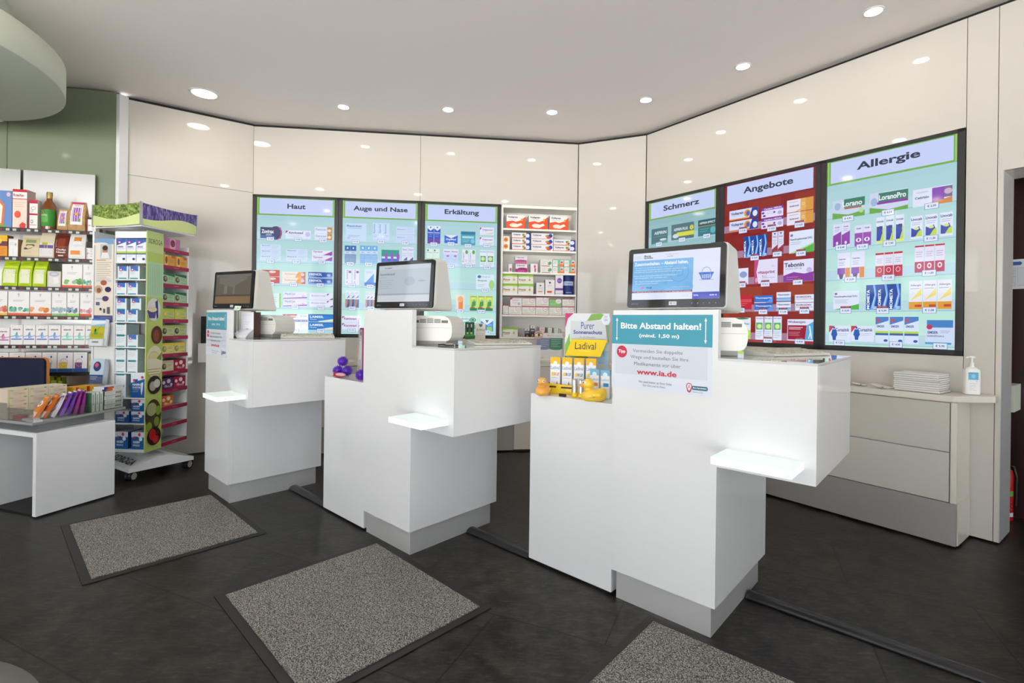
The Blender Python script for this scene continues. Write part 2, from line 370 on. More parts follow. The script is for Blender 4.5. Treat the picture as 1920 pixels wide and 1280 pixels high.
b = MB(); b.box(4.3, 4.45, -3, 1.2, 0, HC, ROOMW); struct('wall_far_right', b)
def window(n, h, M):
    b = MB(); x0, x1, z0, z1 = h; t = .05
    for q in ((x0, x0+t, z0, z1), (x1-t, x1, z0, z1), (x0, x1, z0, z0+t), (x0, x1, z1-t, z1), ((x0+x1)/2-.02, (x0+x1)/2+.02, z0, z1)): b.box(q[0], q[1], .03, .09, q[2], q[3], PLASTG, M)
    b.add([(x0, .06, z0), (x1, .06, z0), (x1, .06, z1), (x0, .06, z1)], [(0, 1, 2, 3)], PANE, M=M)
    struct('window_%d' % n, b)
n = 1
for h in FH: window(n, h, BF @ Matrix.Translation((0, -.15, 0))); n += 1
for h in LH: window(n, h, LW); n += 1
# dark passage behind the right pillar
b = MB(); b.box(2.0, 4.9, .66, .70, 0, HC, WOODD, RF); b.box(2.2, 2.24, .28, .66, 0, HC, WOODD, RF); struct('door_1', b)

# ------------------------------------------------------------------ ceiling canopy and downlights
can = empty('ceiling_canopy', Matrix.Translation((-3.75, 2.55, 2.6)), 'round pale green canopy hanging under the ceiling in the upper left corner', 'ceiling canopy')
MB().lathe([(0, 0), (1.035, 0), (1.04, .005), (1.04, .185), (1.035, .19), (0, .19)], (0, 0, 0), DISC, 96).build('disc', can)
MB().lathe([(.80, .19), (.80, .445)], (0, 0, 0), DISC, 80).build('collar', can)
b = MB(); b.lathe([(.018, -.003), (.042, -.003), (.045, .0)], (-.02, 1.045-.04, 0), RING, 20); b.lathe([(0, -.001), (.02, -.001)], (-.02, 1.005, 0), LENS, 16)
b.build('spot_light', can)
def downlight(x, y, r, wide=False, label='', z=HC):
    t = empty('downlight', Matrix.Translation((x, y, z)), label, 'ceiling light', None if wide else ('recessed ceiling downlights' if y > 2.6 else 'downlights over the sales floor, outside the frame'))
    b = MB(); b.lathe([(r, -.001), (r*1.02, -.006), (r*1.22, -.006), (r*1.28, 0)], (0, 0, 0), RING, 32); b.build('ring', t)
    b = MB(); b.lathe([(0, -.0035), (r, -.0035)], (0, 0, 0), LENSB if wide else LENS, 28); b.build('lens', t)
k_ = 1.0076
downlight(-2.60*k_, 4.057*k_, .088, True, 'large recessed ceiling light at the left, above the display tower')
for x, y, lb in ((-1.546, 4.275, 'small ceiling downlight above the Haut screen'), (-.655, 4.302, 'small ceiling downlight above the Auge und Nase and Erkältung screens'), (.243, 4.328, 'small ceiling downlight in front of the niche shelf'),
              (.992, 4.069, 'small ceiling downlight above the corner beside the Schmerz screen'), (1.54, 3.522, 'small ceiling downlight above the Angebote screen'), (2.016, 2.891, 'small ceiling downlight nearest the Allergie screen, in the upper right')):
    downlight(x*k_, y*k_, .043, False, lb)
for x, y, lb in ((-2.3, 2.35, 'above the far left floor mat'), (-.95, 2.45, 'above the middle counter front'), (.35, 2.4, 'above the sun cream pedestal'), (2.4, .9, 'right of the nearest counter, over the passage'), (-.9, .3, 'over the middle foreground'), (-2.4, .9, 'over the left foreground'), (-3.3, 1.1, 'added between the canopy and the camera'), (-3.2, -.5, 'added far left behind the camera'), (-1.6, -1.4, 'near the shop windows behind the camera')):  # the two leftmost lamps are added, unseen, to brighten the far left counter
    downlight(x, y, .05, False, 'small ceiling downlight ' + lb)


# ------------------------------------------------------------------ wall screens
INK = '2b3348'
def tx(s, cx, cz, h, c=INK, mw=None, bold=0): return ('b' if bold else 't', cx, cz, h, c, s, mw)
def W_(c='dfe6fb'): return ('r', 0, 0, 1, 1, c)
def lines(x0, z0, x1, n, gap, c='9aa6c4', th=.02): return ('l', x0, z0, x1, n, gap, th, c)
def multi(n, els, gap=.02, vert=False):
    out = []
    for i in range(n):
        def T(e):
            e = list(e); q = (1-gap*(n-1))/n
            fx = (lambda x: x) if vert else (lambda x: i*(q+gap) + x*q); fz = (lambda z: i*(q+gap) + z*q) if vert else (lambda z: z)
            sx, sz = (1, q) if vert else (q, 1)
            if e[0] == 'r': e[1], e[3] = fx(e[1]), fx(e[3]); e[2], e[4] = fz(e[2]), fz(e[4])
            elif e[0] == 'p': e[1] = [(fx(x), fz(z)) for x, z in e[1]]
            elif e[0] in 'eo': e[1] = fx(e[1]); e[2] = fz(e[2]); e[3] *= sx; e[4] *= sz
            elif e[0] in 'tb': e[1] = fx(e[1]); e[2] = fz(e[2]); e[3] *= sz; e[6] = e[6]*sx if e[6] else None
            elif e[0] == 'l': e[1], e[3] = fx(e[1]), fx(e[3]); e[2] = fz(e[2]); e[5] *= sz; e[6] *= sz
            return tuple(e)
        out += [T(e) for e in els]
    return out
LV = 'dde4fa'
IT = {
'zov': [W_('232c5c'), ('e', .78, .5, .28, .62, 'b03a7c'), ('e', .72, .5, .27, .6, '2b3566'), ('p', [(0, 0), (.8, 0), (.6, .3), (0, .3)], '3d62a8'), tx('Zovirax', .36, .62, .34, 'e9eefc', .6, 1), tx('DUO', .42, .33, .16, 'c9d6f6', .26, 1)],
'aci': [W_(LV), ('p', [(0, .95), (.12, .95), (0, .6)], 'a92f86'), tx('Aciclostad', .4, .72, .26, '3b3f74', .58, 1), lines(.1, .4, .6, 2, .14), ('e', .88, .55, .1, .3, 'b9c3e8')],
'fen': multi(2, [W_(LV), ('r', .72, 0, 1, 1, 'c98b4a'), ('e', .84, .45, .1, .24, 'f0dcc0'), tx('Fenicivir', .38, .62, .4, '5a6fae', .62)], .03, True),
'bep3': multi(3, [W_('cfe0f8'), tx('Bepanthen', .28, .74, .2, '4b76bb', .42, 1), lines(.05, .45, .45, 2, .2), lines(.55, .8, .95, 4, .2, 'a9bce0', .05)], .02, True),
'bep2': multi(2, [W_('cfe0f8'), tx('Bepanthen', .28, .74, .2, '4b76bb', .42, 1), lines(.05, .45, .45, 2, .2), lines(.55, .8, .95, 4, .2, 'a9bce0', .05)], .02, True),
'tyr': multi(2, [W_('e6e6fa'), tx('Tyrosur', .3, .72, .4, '8a3f95', .48, 1), ('p', [(.55, .1), (1, .9), (1, .1)], 'a34fa8'), ('e', .93, .2, .05, .15, '7c4fb0')], .03, True),
'red': multi(2, [W_('c8402f'), ('r', .0, .1, .4, .9, '8f2d2a'), ('e', .6, .7, .2, .2, 'e9c9c8'), lines(.3, .4, .9, 2, .16, 'e59a8c')], .03, True),
'hyd': multi(2, [W_('f0e2d8'), ('p', [(.55, 0), (1, 0), (1, 1), (.7, 1)], 'f0a43c'), ('p', [(.82, 0), (1, 0), (1, 1), (.9, 1)], 'd8562e'), ('e', .88, .55, .08, .3, 'c3cdf0'), tx('FeniHydrocort', .42, .6, .36, 'a9785a', .6)], .03, True),
'ebe': multi(2, [W_('2f56a6'), ('p', [(0, .0), (1, .0), (1, .35), (.5, .1), (0, .4)], '7fa3dc'), ('e', .85, .5, .08, .22, '9db8e6'), tx('EBENOL', .3, .62, .4, 'e6eeff', .54, 1)], .03, True),
'grn': [W_('d6eef0'), ('r', .9, 0, 1, 1, '8ed05a'), ('r', 0, 0, .06, 1, '8ed05a'), lines(.2, .7, .8, 4, .15)],
'med': multi(2, [W_('e3e4fa'), tx('MediGel', .28, .72, .3, '55508c', .42), ('p', [(0, .1), (1, .3), (1, .12), (0, 0)], 'a545b0'), lines(.15, .45, .5, 1, .2), ('o', .84, .42, .05, .1, '7c4fb0', .3)], .04, True),
'bet': multi(2, [W_('e6e9fb'), tx('Betadermitol', .38, .6, .2, '6a6f9c', .6), ('p', [(.75, .9), (.85, .9), (.75, .6)], '8a3f62'), ('p', [(1, .3), (1, 0), (.85, 0)], 'a03f72')], .04, True),
'can': [W_('dbe2fa'), ('p', [(0, 1), (.58, 1), (.5, .78), (.1, .78)], 'b3344c'), tx('Canesten', .32, .89, .13, 'f4e6ee', .42, 1), tx('EXTRA', .82, .88, .08, '6a6fa0', .26), ('r', .2, .5, .98, .64, '3d5cae'), tx('Bifonazol 10 mg', .58, .57, .08, 'dfe8ff', .7), lines(.2, .36, .6, 1, .1), ('e', .82, .26, .16, .22, 'c3cdea'), ('e', .86, .2, .1, .16, 'e9edf8')],
'lam': multi(2, [W_('3a86d8'), ('r', 0, .9, 1, 1, '2b5f9e'), ('p', [(.4, .1), (1, .4), (1, .05), (.4, 0)], 'e3ecd0'), tx('LAMISIL', .34, .66, .3, 'f2f8ff', .54, 1), tx('Creme', .2, .33, .14, 'e8e37a', .26, 1)], .03, True),
'bp': [W_('c4dbf8'), tx('Bepanthen', .42, .84, .12, '3f68ad', .72, 1), lines(.08, .72, .78, 1, .1, '5f86c4'), lines(.12, .3, .7, 2, .07), ('e', .15, .16, .08, .06, 'a9c6ee')],
'bv': multi(3, [W_('c6dcf8'), ('t', .3, .68, .5, '3f68ad', 'Bepanthen', .44, 1), lines(.2, .3, .8, 2, .08)], .03),
'b2': multi(2, [W_('c6d8f6'), tx('Bepanthen', .28, .62, .2, '4b76bb', .44), lines(.05, .3, .9, 1, .1), lines(.58, .8, .95, 3, .2)], .04, True),
'dk': multi(2, [W_('7e9cc4'), ('r', 0, .72, 1, 1, '3d6bb0'), ('e', .5, .86, .14, .06, 'cfe2fa'), ('r', 0, .52, 1, .68, 'cfe0f5'), tx('HYLO', .5, .6, .07, '4a689c', .55, 1), lines(.1, .4, .9, 4, .08, 'a9bfdf')], .02),
'lb': multi(3, [W_('8fbbec'), ('r', 0, .72, 1, 1, '78b0ea'), ('e', .5, .86, .14, .06, 'e4f2ff'), ('r', 0, .54, 1, .7, 'd2e4fa'), tx('HYLO', .5, .62, .07, '5a7fb4', .55, 1), lines(.1, .4, .9, 3, .1, 'b9d4f2')], .02),
'tp': multi(3, [W_('4a6fc8'), ('r', 0, .5, 1, 1, '3f9f94'), ('e', .8, .5, .3, .3, '9a5cc6'), ('r', .05, .35, .6, .5, 'cde9e6')], .0),
'wv': multi(2, [W_('dfe2f8'), tx('Nasivin', .5, .85, .1, '4a5c94', .75), lines(.1, .6, .9, 2, .12), ('p', [(.2, .2), (.9, .2), (.9, .42)], '5a6f9c')], .03),
'na': multi(2, [W_('e4e4fa'), ('t', .3, .66, .6, '8b4a9c', 'nisita', .3, 1), ('r', .55, .75, .95, .9, '9a4fa0'), ('r', .2, .16, .4, .19, '8b4a9c'), ('r', .28, .11, .32, .24, '8b4a9c')], .1),
'bl': [W_('d6e4fa'), ('p', [(.1, .2), (.8, .75), (.8, .2)], '5b96e0'), ('r', .0, .0, 1, .2, '4a7fd4'), lines(.1, .85, .7, 2, .08)],
'rh': multi(3, [W_('e2e4f6'), ('r', 0, 0, 1, .5, '4a78c0'), ('r', .1, .0, .45, .5, 'd98a4a'), ('p', [(.3, .05), (.8, .35), (.7, .05)], '2f4a92'), ('p', [(.2, .55), (.9, .75), (.9, .62)], '6a86b8'), lines(.15, .9, .85, 2, .08)], .02),
'kam': multi(2, [W_('e2e4fa'), ('p', [(0, .95), (.14, .95), (0, .6)], 'a92f86'), tx('Kamistad', .42, .6, .34, '9b3486', .64, 1), tx('Gel', .88, .6, .2, '9a8fbc', .14)], .05, True),
'wm': multi(2, [W_('2a4fc0'), ('p', [(0, 1), (1, 1), (1, .86), (.5, .72), (0, .86)], 'dfe8fb'), ('p', [(.35, .95), (.65, .95), (.5, .84)], '3a6fb4'), tx('MediNait', .5, .62, .07, 'cfe0ff', .8, 1), lines(.2, .5, .8, 2, .1, '8fb0f4'), ('r', 0, 0, 1, .26, '6b3f9e')], .03),
'wb': [W_('2f62d4'), ('p', [(0, 1), (1, 1), (.5, .62)], 'dfe8fb'), tx('DayMed', .5, .45, .3, 'dbe8ff', .74, 1)],
'tl': [W_('4aa0bc'), ('r', 0, .78, 1, 1, '2f7f9c'), ('r', .1, .5, .9, .66, 'a9dbe4'), ('e', .82, .3, .14, .16, '7cc6e0'), lines(.1, .36, .6, 2, .12, 'c9ecf2')],
'gri': multi(2, [W_('e4e6fb'), ('p', [(0, .95), (.14, .95), (0, .6)], 'a92f86'), tx('Grippostad', .54, .66, .24, '8a4f9c', .72, 1), ('p', [(.1, .05), (.9, .1), (.95, .4), (.6, .25)], 'd5dcae'), lines(.15, .4, .5, 1, .1)], .12, True),
'wg': multi(2, [W_('dff0ea'), ('e', .25, .9, .12, .06, '4a7a5a'), ('r', 0, 0, 1, .4, 'b6e0a4'), tx('Iberogast', .5, .76, .07, '4a5c7c', .8)], .03),
'sin': multi(2, [W_('c9d9fa'), ('r', 0, .72, 1, 1, 'e2e4fa'), tx('Silomat', .5, .85, .08, '7a4f9c', .8, 1), ('e', .6, .58, .2, .06, 'c37ab8'), lines(.1, .4, .9, 3, .1, 'a9c0ee')], .02),
'iv': multi(2, [W_('e4e8f8'), ('t', .22, .5, .6, '4a5a7c', 'Prospan', .26, 1), ('e', .7, .84, .22, .13, '6fae4a'), lines(.4, .3, .9, 2, .1), ('r', 0, 0, 1, .04, 'c9b98a')], .04),
'iv2': multi(2, [W_('e2ecf6'), tx('Bronchipret', .5, .9, .07, '4a5c9c', .9, 1), ('r', .1, .3, .85, .65, '5a9a5a'), ('e', .45, .48, .3, .13, 'cfe4b0'), lines(.1, .2, .8, 2, .08)], .04),
'sinu': [W_('dbeaf6'), ('e', .18, .85, .1, .1, '4a7fa8'), tx('Sinupret', .55, .84, .12, '6f9cc4', .48), tx('Sinupret', .35, .58, .14, '4a9c6a', .5, 1), ('e', .86, .32, .15, .32, 'a9d88a'), lines(.1, .3, .5, 2, .1)],
'isla': multi(3, [W_('cfe05a'), ('e', .5, .8, .3, .1, 'e2ea7a'), ('p', [(.2, .2), (.8, .35), (.8, .65), (.3, .6)], '4a9a6a'), ('p', [(.3, .62), (.8, .66), (.6, .8)], '7fc49a'), ('r', 0, 0, 1, .18, '3a8a5a'), ('r', .1, .18, .7, .25, 'c25a4a'), tx('GELOREVOICE', .5, .95, .06, '3a4a8c', .9, 1)], .03),
'or': [W_('e7ddda'), ('r', .3, 0, .8, .8, 'e88a3c'), ('e', .5, .7, .3, .2, 'f0b070')],
'pul': multi(2, [W_('d8eef6'), ('p', [(.05, .1), (.62, .5), (.62, .1)], '7fd0b0'), ('e', .8, .6, .18, .36, '3f8f78'), ('o', .8, .6, .12, .24, 'cdeee0', .25), tx('Pulmin', .3, .78, .3, '8aa0b0', .6, 1)], .04, True),
'wk': [W_('4a90e0'), ('p', [(0, 1), (1, 1), (1, .85), (.5, .5), (0, .85)], 'e8eefa'), ('p', [(.35, .9), (.65, .9), (.5, .66)], '3a7f9c'), ('r', .5, .0, .9, .35, '9cd06a'), ('r', .55, .4, .9, .6, '7cb0f0')],
'as': [W_('4a7680'), ('p', [(0, 0), (1, .3), (1, 0)], '6a98a0'), tx('ASPIRIN', .55, .7, .2, 'dbe8ee', .74, 1), lines(.1, .45, .9, 1, .1, '7fa4ac'), ('e', .72, .24, .2, .07, 'cfe0ea')],
'ac': [W_('54767c'), ('r', .25, .2, 1, .46, 'd8d84a'), tx('ASPIRIN PLUS', .42, .66, .18, 'dbe8ee', .62, 1), ('e', .9, .66, .08, .15, 'e0dc4a'), tx('C', .9, .66, .16, '3a5a5a', .06, 1), ('e', .2, .25, .14, .14, 'c8dce4')],
'ae': [W_('3f7f86'), ('r', 0, .62, 1, 1, '2f5f68'), ('r', 0, .58, 1, .62, 'c98a3a'), tx('ASPIRIN EFFECT', .5, .8, .13, 'dbe8ee', .86, 1), ('e', .82, .3, .15, .2, '68b0ba'), lines(.1, .4, .6, 2, .14, '8fc0c6')],
'vol': multi(2, [W_('d6dffa'), ('r', 0, 0, 1, .12, 'e08a3a'), ('p', [(.7, 0), (1, 0), (1, 1), (.8, 1)], '2a46a0'), ('e', .64, .52, .11, .36, 'e8902f'), ('e', .66, .5, .06, .24, '3a6ac8'), ('e', .9, .4, .08, .3, 'dfe6fb'), tx('Voltaren', .28, .66, .3, '2b3560', .44, 1), lines(.08, .4, .4, 1, .1)], .06, True),
'gem': multi(2, [W_('e4defa'), ('r', 0, .72, 1, 1, '7a3fa4'), tx('Canison HEXAL', .54, .86, .17, 'f0e6ff', .82, 1), ('e', .08, .5, .07, .1, '6a3aa0'), ('e', .14, .2, .07, .1, '6a3aa0'), ('e', .6, .45, .05, .1, '6a3aa0'), lines(.25, .5, .6, 2, .16), ('e', .85, .35, .1, .18, 'b9aee0')], .03, True),
'ora': multi(2, [W_('e8e4f4'), ('r', .52, 0, 1, 1, 'd89a4a'), ('r', .52, 0, .72, 1, 'e0ac62'), tx('ratiopharm', .26, .8, .12, '6a5f7c', .36), ('b', .28, .5, .16, '3f3f60', 'Ambroxol', .36), ('p', [(.3, .0), (.75, .4), (.75, .3), (.4, 0)], 'e8b060'), ('o', .63, .55, .05, .12, 'f4e4c8', .3)], .02, True),
'mom': multi(3, [W_('1d4a9e'), ('p', [(.35, .0), (.7, 0), (.95, .6), (.8, 1), (.6, 1), (.78, .6)], '6aa8f0'), ('p', [(.55, .1), (.62, .1), (.84, .6), (.7, .95), (.78, .6)], 'cfe4ff'), ('b', .2, .42, .78, 'eef4ff', 'MOMETA', .26, 1), ('r', .6, .02, .95, .14, 'a9c4f0')], .0),
'wr': multi(2, [W_('dcdcf6'), ('p', [(0, .2), (1, .4), (1, 0), (0, 0)], '9c3a4a'), ('p', [(.3, .95), (.7, .95), (.5, .85)], '2f5fae'), tx('Wick', .5, .77, .06, '3a3f74', .7, 1), lines(.2, .6, .8, 3, .08)], .04),
'rs': [W_('dfe6fb'), tx('Heuschnupfenmittel DHU', .48, .62, .12, '3f4a70', .9, 1), ('e', .1, .82, .06, .06, '8a6fa4'), ('p', [(0, 0), (1, .0), (1, .36)], '57b54a'), ('p', [(0, .0), (.2, 0), (1, .36), (1, .42)], 'a8dca0'), lines(.06, .48, .5, 2, .08)],
'sm': [W_('e4e6fa'), ('e', .6, .6, .3, .2, '8ea0d0'), ('r', .1, 0, .9, .1, 'c25a5a')],
'vit': [W_('e2defa'), ('p', [(0, 0), (.18, 0), (.1, .5), (.2, 1), (0, 1)], 'c04f86'), tx('vitasprint', .52, .45, .16, 'a3386e', .74, 1), tx('B12', .45, .3, .07, '8a4f8c', .18), ('e', .8, .7, .08, .02, 'c9b9d8'), lines(.35, .22, .9, 1, .1), ('e', .1, .15, .05, .1, 'd6a8c6')],
'teb': [W_('e0e0fa'), ('p', [(0, 0), (1, 0), (1, .42), (.7, .34), (.35, .44), (0, .3)], '8a3aa0'), ('e', .86, .5, .09, .12, 'c3b4e0'), tx('Tebonin', .36, .78, .2, '3a3358', .66, 1), tx('konzent 240 mg', .34, .6, .09, '6a5f8c', .54), lines(.1, .2, .5, 2, .1, 'c99ad8')],
'rd': [W_('c2233a'), ('r', 0, .5, 1, .7, 'd84a5a'), lines(.1, .4, .8, 2, .12, 'e89aa4')],
'tho': multi(2, [W_('2f6fd0'), ('r', 0, 0, 1, .14, 'c9cbe0'), ('p', [(.6, .0), (1, 0), (1, .8)], '5f98e8'), tx('Thomapyrin', .5, .66, .26, 'eaf2ff', .88, 1), lines(.1, .36, .6, 1, .1, 'a9c8f4')], .04, True),
'neu': multi(2, [W_('dfe8fa'), ('r', 0, .0, 1, .3, '8fc0e8'), ('r', 0, .3, 1, .38, '4a8ac8'), tx('Neurexan', .5, .72, .2, '3a4f80', .82, 1)], .04, True),
'kor': multi(2, [W_('e4e6fa'), ('r', 0, 0, .04, 1, '5aa08a'), ('r', .96, 0, 1, 1, '5aa08a'), tx('KORODIN', .45, .7, .24, '6a2f5c', .7, 1), tx('Herz-Kreislauf-Tropfen', .5, .4, .13, '7a5f8c', .82, 1)], .03, True),
'kyt': [W_('e2ecf4'), ('r', 0, 0, 1, .42, 'a8d84a'), ('e', .5, .3, .5, .2, 'bfe66a'), ('e', .5, .96, .4, .04, '3a7f5a'), tx('Klosterfrau', .52, .72, .1, '5f7fae', .8, 1)],
'ibe': multi(3, [W_('e0e8fa'), tx('Iberogast', .5, .92, .06, '3f6f9c', .84, 1), ('r', .08, .44, .88, .74, '5fb06a'), ('e', .5, .58, .28, .1, 'd0ec9a'), lines(.1, .34, .85, 4, .08)], .03),
'wob': [W_('dfe4fb'), ('p', [(.02, .05), (.68, .05), (.75, .72), (.02, .72)], '9c1f3c'), ('p', [(.68, .05), (1, .05), (1, .9), (.76, .72)], '5aa8dc'), tx('Wobenzym', .36, .86, .14, '7a2f5c', .68, 1), ('p', [(.8, .1), (.86, .4), (.82, .7), (.88, .7), (.92, .4), (.95, .1), (.9, .1), (.88, .3), (.84, .1)], 'dcecfa'), lines(.06, .6, .6, 2, .07, 'f0d0dc', .03), lines(.06, .38, .5, 3, .07, 'd0859c')],
'lo': [W_('c8d4ea'), ('r', .36, .55, 1, 1, '3f7f68'), ('p', [(0, 0), (1, 0), (1, .3), (.5, .16), (0, .34)], '6aa84a'), tx('Lorano', .62, .74, .28, 'eef4ff', .6, 1), ('r', .38, .46, .9, .54, 'b05a4a'), ('e', .16, .66, .1, .2, '9fb4dc'), ('e', .9, .3, .07, .14, 'a8dc9a')],
'lp': [W_('ccd6ee'), ('r', .24, .52, 1, .95, '3f7f68'), ('p', [(.2, .4), (1, .4), (1, .52), (.2, .52)], '8a3fa0'), ('p', [(0, 0), (1, 0), (1, .2), (.5, .1), (0, .3)], '6aa84a'), tx('LoranoPro', .6, .72, .26, 'eef4ff', .7, 1), ('e', .12, .55, .09, .2, '9fb4dc')],
'cet': [W_('dfe4fa'), ('r', .5, .1, .8, .95, '8a4fb4'), ('p', [(.4, 0), (1, .0), (1, .34), (.4, .1)], 'd08a4a'), ('r', .8, .34, 1, .95, '7f6a98'), ('e', .9, .66, .1, .16, 'c9b4c8'), tx('ratiopharm', .25, .8, .1, '8a7f9c', .3), tx('Cetirizin', .24, .5, .14, '3a4070', .36, 1)],
'az1': multi(2, [W_('dcdcf8'), ('p', [(0, 0), (1, .1), (1, .66), (0, .5)], '8f3fa8'), ('e', .5, .16, .14, .07, 'e6dcf4'), tx('Azela', .5, .86, .06, '5a4a8c', .6, 1), lines(.2, .74, .8, 2, .07)], .03),
'az2': multi(2, [W_('dcdcf8'), ('r', 0, 0, 1, .64, '9a4fae'), ('e', .5, .3, .34, .1, 'f0e6fa'), ('e', .5, .3, .12, .07, '6a3f9c'), tx('Azela', .5, .86, .08, '5a4a8c', .6, 1)], .03),
'li1': multi(3, [W_('dfe6fb'), ('p', [(.05, .1), (.5, .1), (.8, .4), (.8, .66), (.4, .62), (.05, .66)], '2f4aa8'), ('p', [(.5, .1), (.95, .1), (.95, .62), (.75, .5), (.8, .35)], 'bcd84a'), ('e', .5, .6, .3, .06, '3a3f80'), ('r', 0, 0, 1, .1, 'd8e87a'), tx('Livocab', .5, .84, .08, '2f5a8c', .84, 1)], .06),
'li2': multi(3, [W_('dfe6fb'), ('p', [(.05, .1), (.5, .1), (.9, .3), (.7, .55), (.4, .4), (.05, .5)], '2f4aa8'), ('p', [(.4, .1), (.95, .1), (.95, .4), (.7, .34)], 'bcd84a'), ('e', .5, .45, .22, .06, 'cfdc8a'), tx('Livocab', .5, .86, .12, '2f3f7c', .9, 1), lines(.1, .7, .9, 2, .08)], .06),
'ce2': multi(2, [W_('dfe2fa'), ('r', .0, .18, .6, .42, '8a4fb4'), ('r', .62, .02, .98, .42, 'd88a3a'), ('p', [(.1, .18), (.5, .18), (.4, .0), (.2, .0)], '5a4a78'), tx('Cetirizin', .36, .76, .06, '3a4070', .56, 1), lines(.1, .64, .6, 3, .06)], .04),
're1': multi(3, [W_('e4dff4'), ('r', 0, .0, 1, .46, 'c02f4c'), ('o', .5, .28, .26, .1, 'f4dfe6', .2), ('r', 0, .92, 1, 1, 'c02f4c'), lines(.15, .74, .85, 3, .08)], .03),
're2': multi(3, [W_('e4dff4'), ('r', 0, .0, 1, .4, 'b8345a'), ('e', .5, .24, .24, .1, 'f4dfe6'), ('e', .5, .24, .12, .05, 'b8345a'), ('r', 0, .94, 1, 1, 'c02f4c'), lines(.15, .74, .85, 3, .08)], .03),
'rsp': [W_('dfe6fb'), tx('Heuschnupfenmittel DHU', .48, .7, .12, '3f4a70', .9, 1), ('e', .1, .86, .06, .06, '8a6fa4'), ('p', [(0, 0), (1, .0), (1, .3)], '57b54a'), lines(.06, .52, .6, 3, .08)],
'nad': multi(3, [W_('e6e8f4'), ('r', 0, 0, 1, .26, 'e0a03a'), ('r', .45, .08, .95, .16, 'c24a3a'), ('p', [(.1, .3), (.95, .75), (.95, .5)], 'f0dc7a'), tx('Allergie', .5, .84, .08, '8a7f8c', .8, 1), lines(.1, .72, .8, 1, .08)], .02),
'cur1': [W_('dfe6fb'), ('p', [(0, 1), (.26, 1), (0, .55)], 'c0485c'), ('e', .24, .88, .05, .07, '2f5fb4'), ('p', [(.1, .45), (.16, .78), (.34, .78), (.4, .45), (.34, .3), (.32, .1), (.18, .1), (.16, .3)], '2f5fb4'), tx('Curazink', .62, .76, .22, '5a5f94', .66, 1), lines(.45, .5, .9, 2, .1)],
'em3': multi(3, [W_('d6e4fa'), ('p', [(0, 1), (1, 1), (1, .86), (0, .7)], '4a7fc4'), ('e', .2, .86, .16, .06, 'c24a6a'), tx('EMSER', .4, .64, .09, '3f5f94', .6, 1), ('r', 0, .38, 1, .46, 'b9d84a'), ('r', 0, .3, 1, .38, '3a5fa4'), ('e', .8, .1, .16, .05, '3a5fb4')], .03),
'em1': [W_('cfdcf6'), ('r', .05, .7, .9, 1, '4a86c8'), ('e', .14, .72, .1, .1, 'c23a5a'), tx('EMSER', .25, .5, .11, '3f4f80', .34, 1), tx('NASENSPÜLSALZ', .34, .36, .08, '4f6f9c', .56, 1), ('r', 0, .02, .85, .1, '4aa0cc'), lines(.5, .55, .8, 2, .06)],
}
IT['bep_'] = IT['bep3']; IT['cur2'] = IT['cur1']; IT['rh2'] = IT['rh']
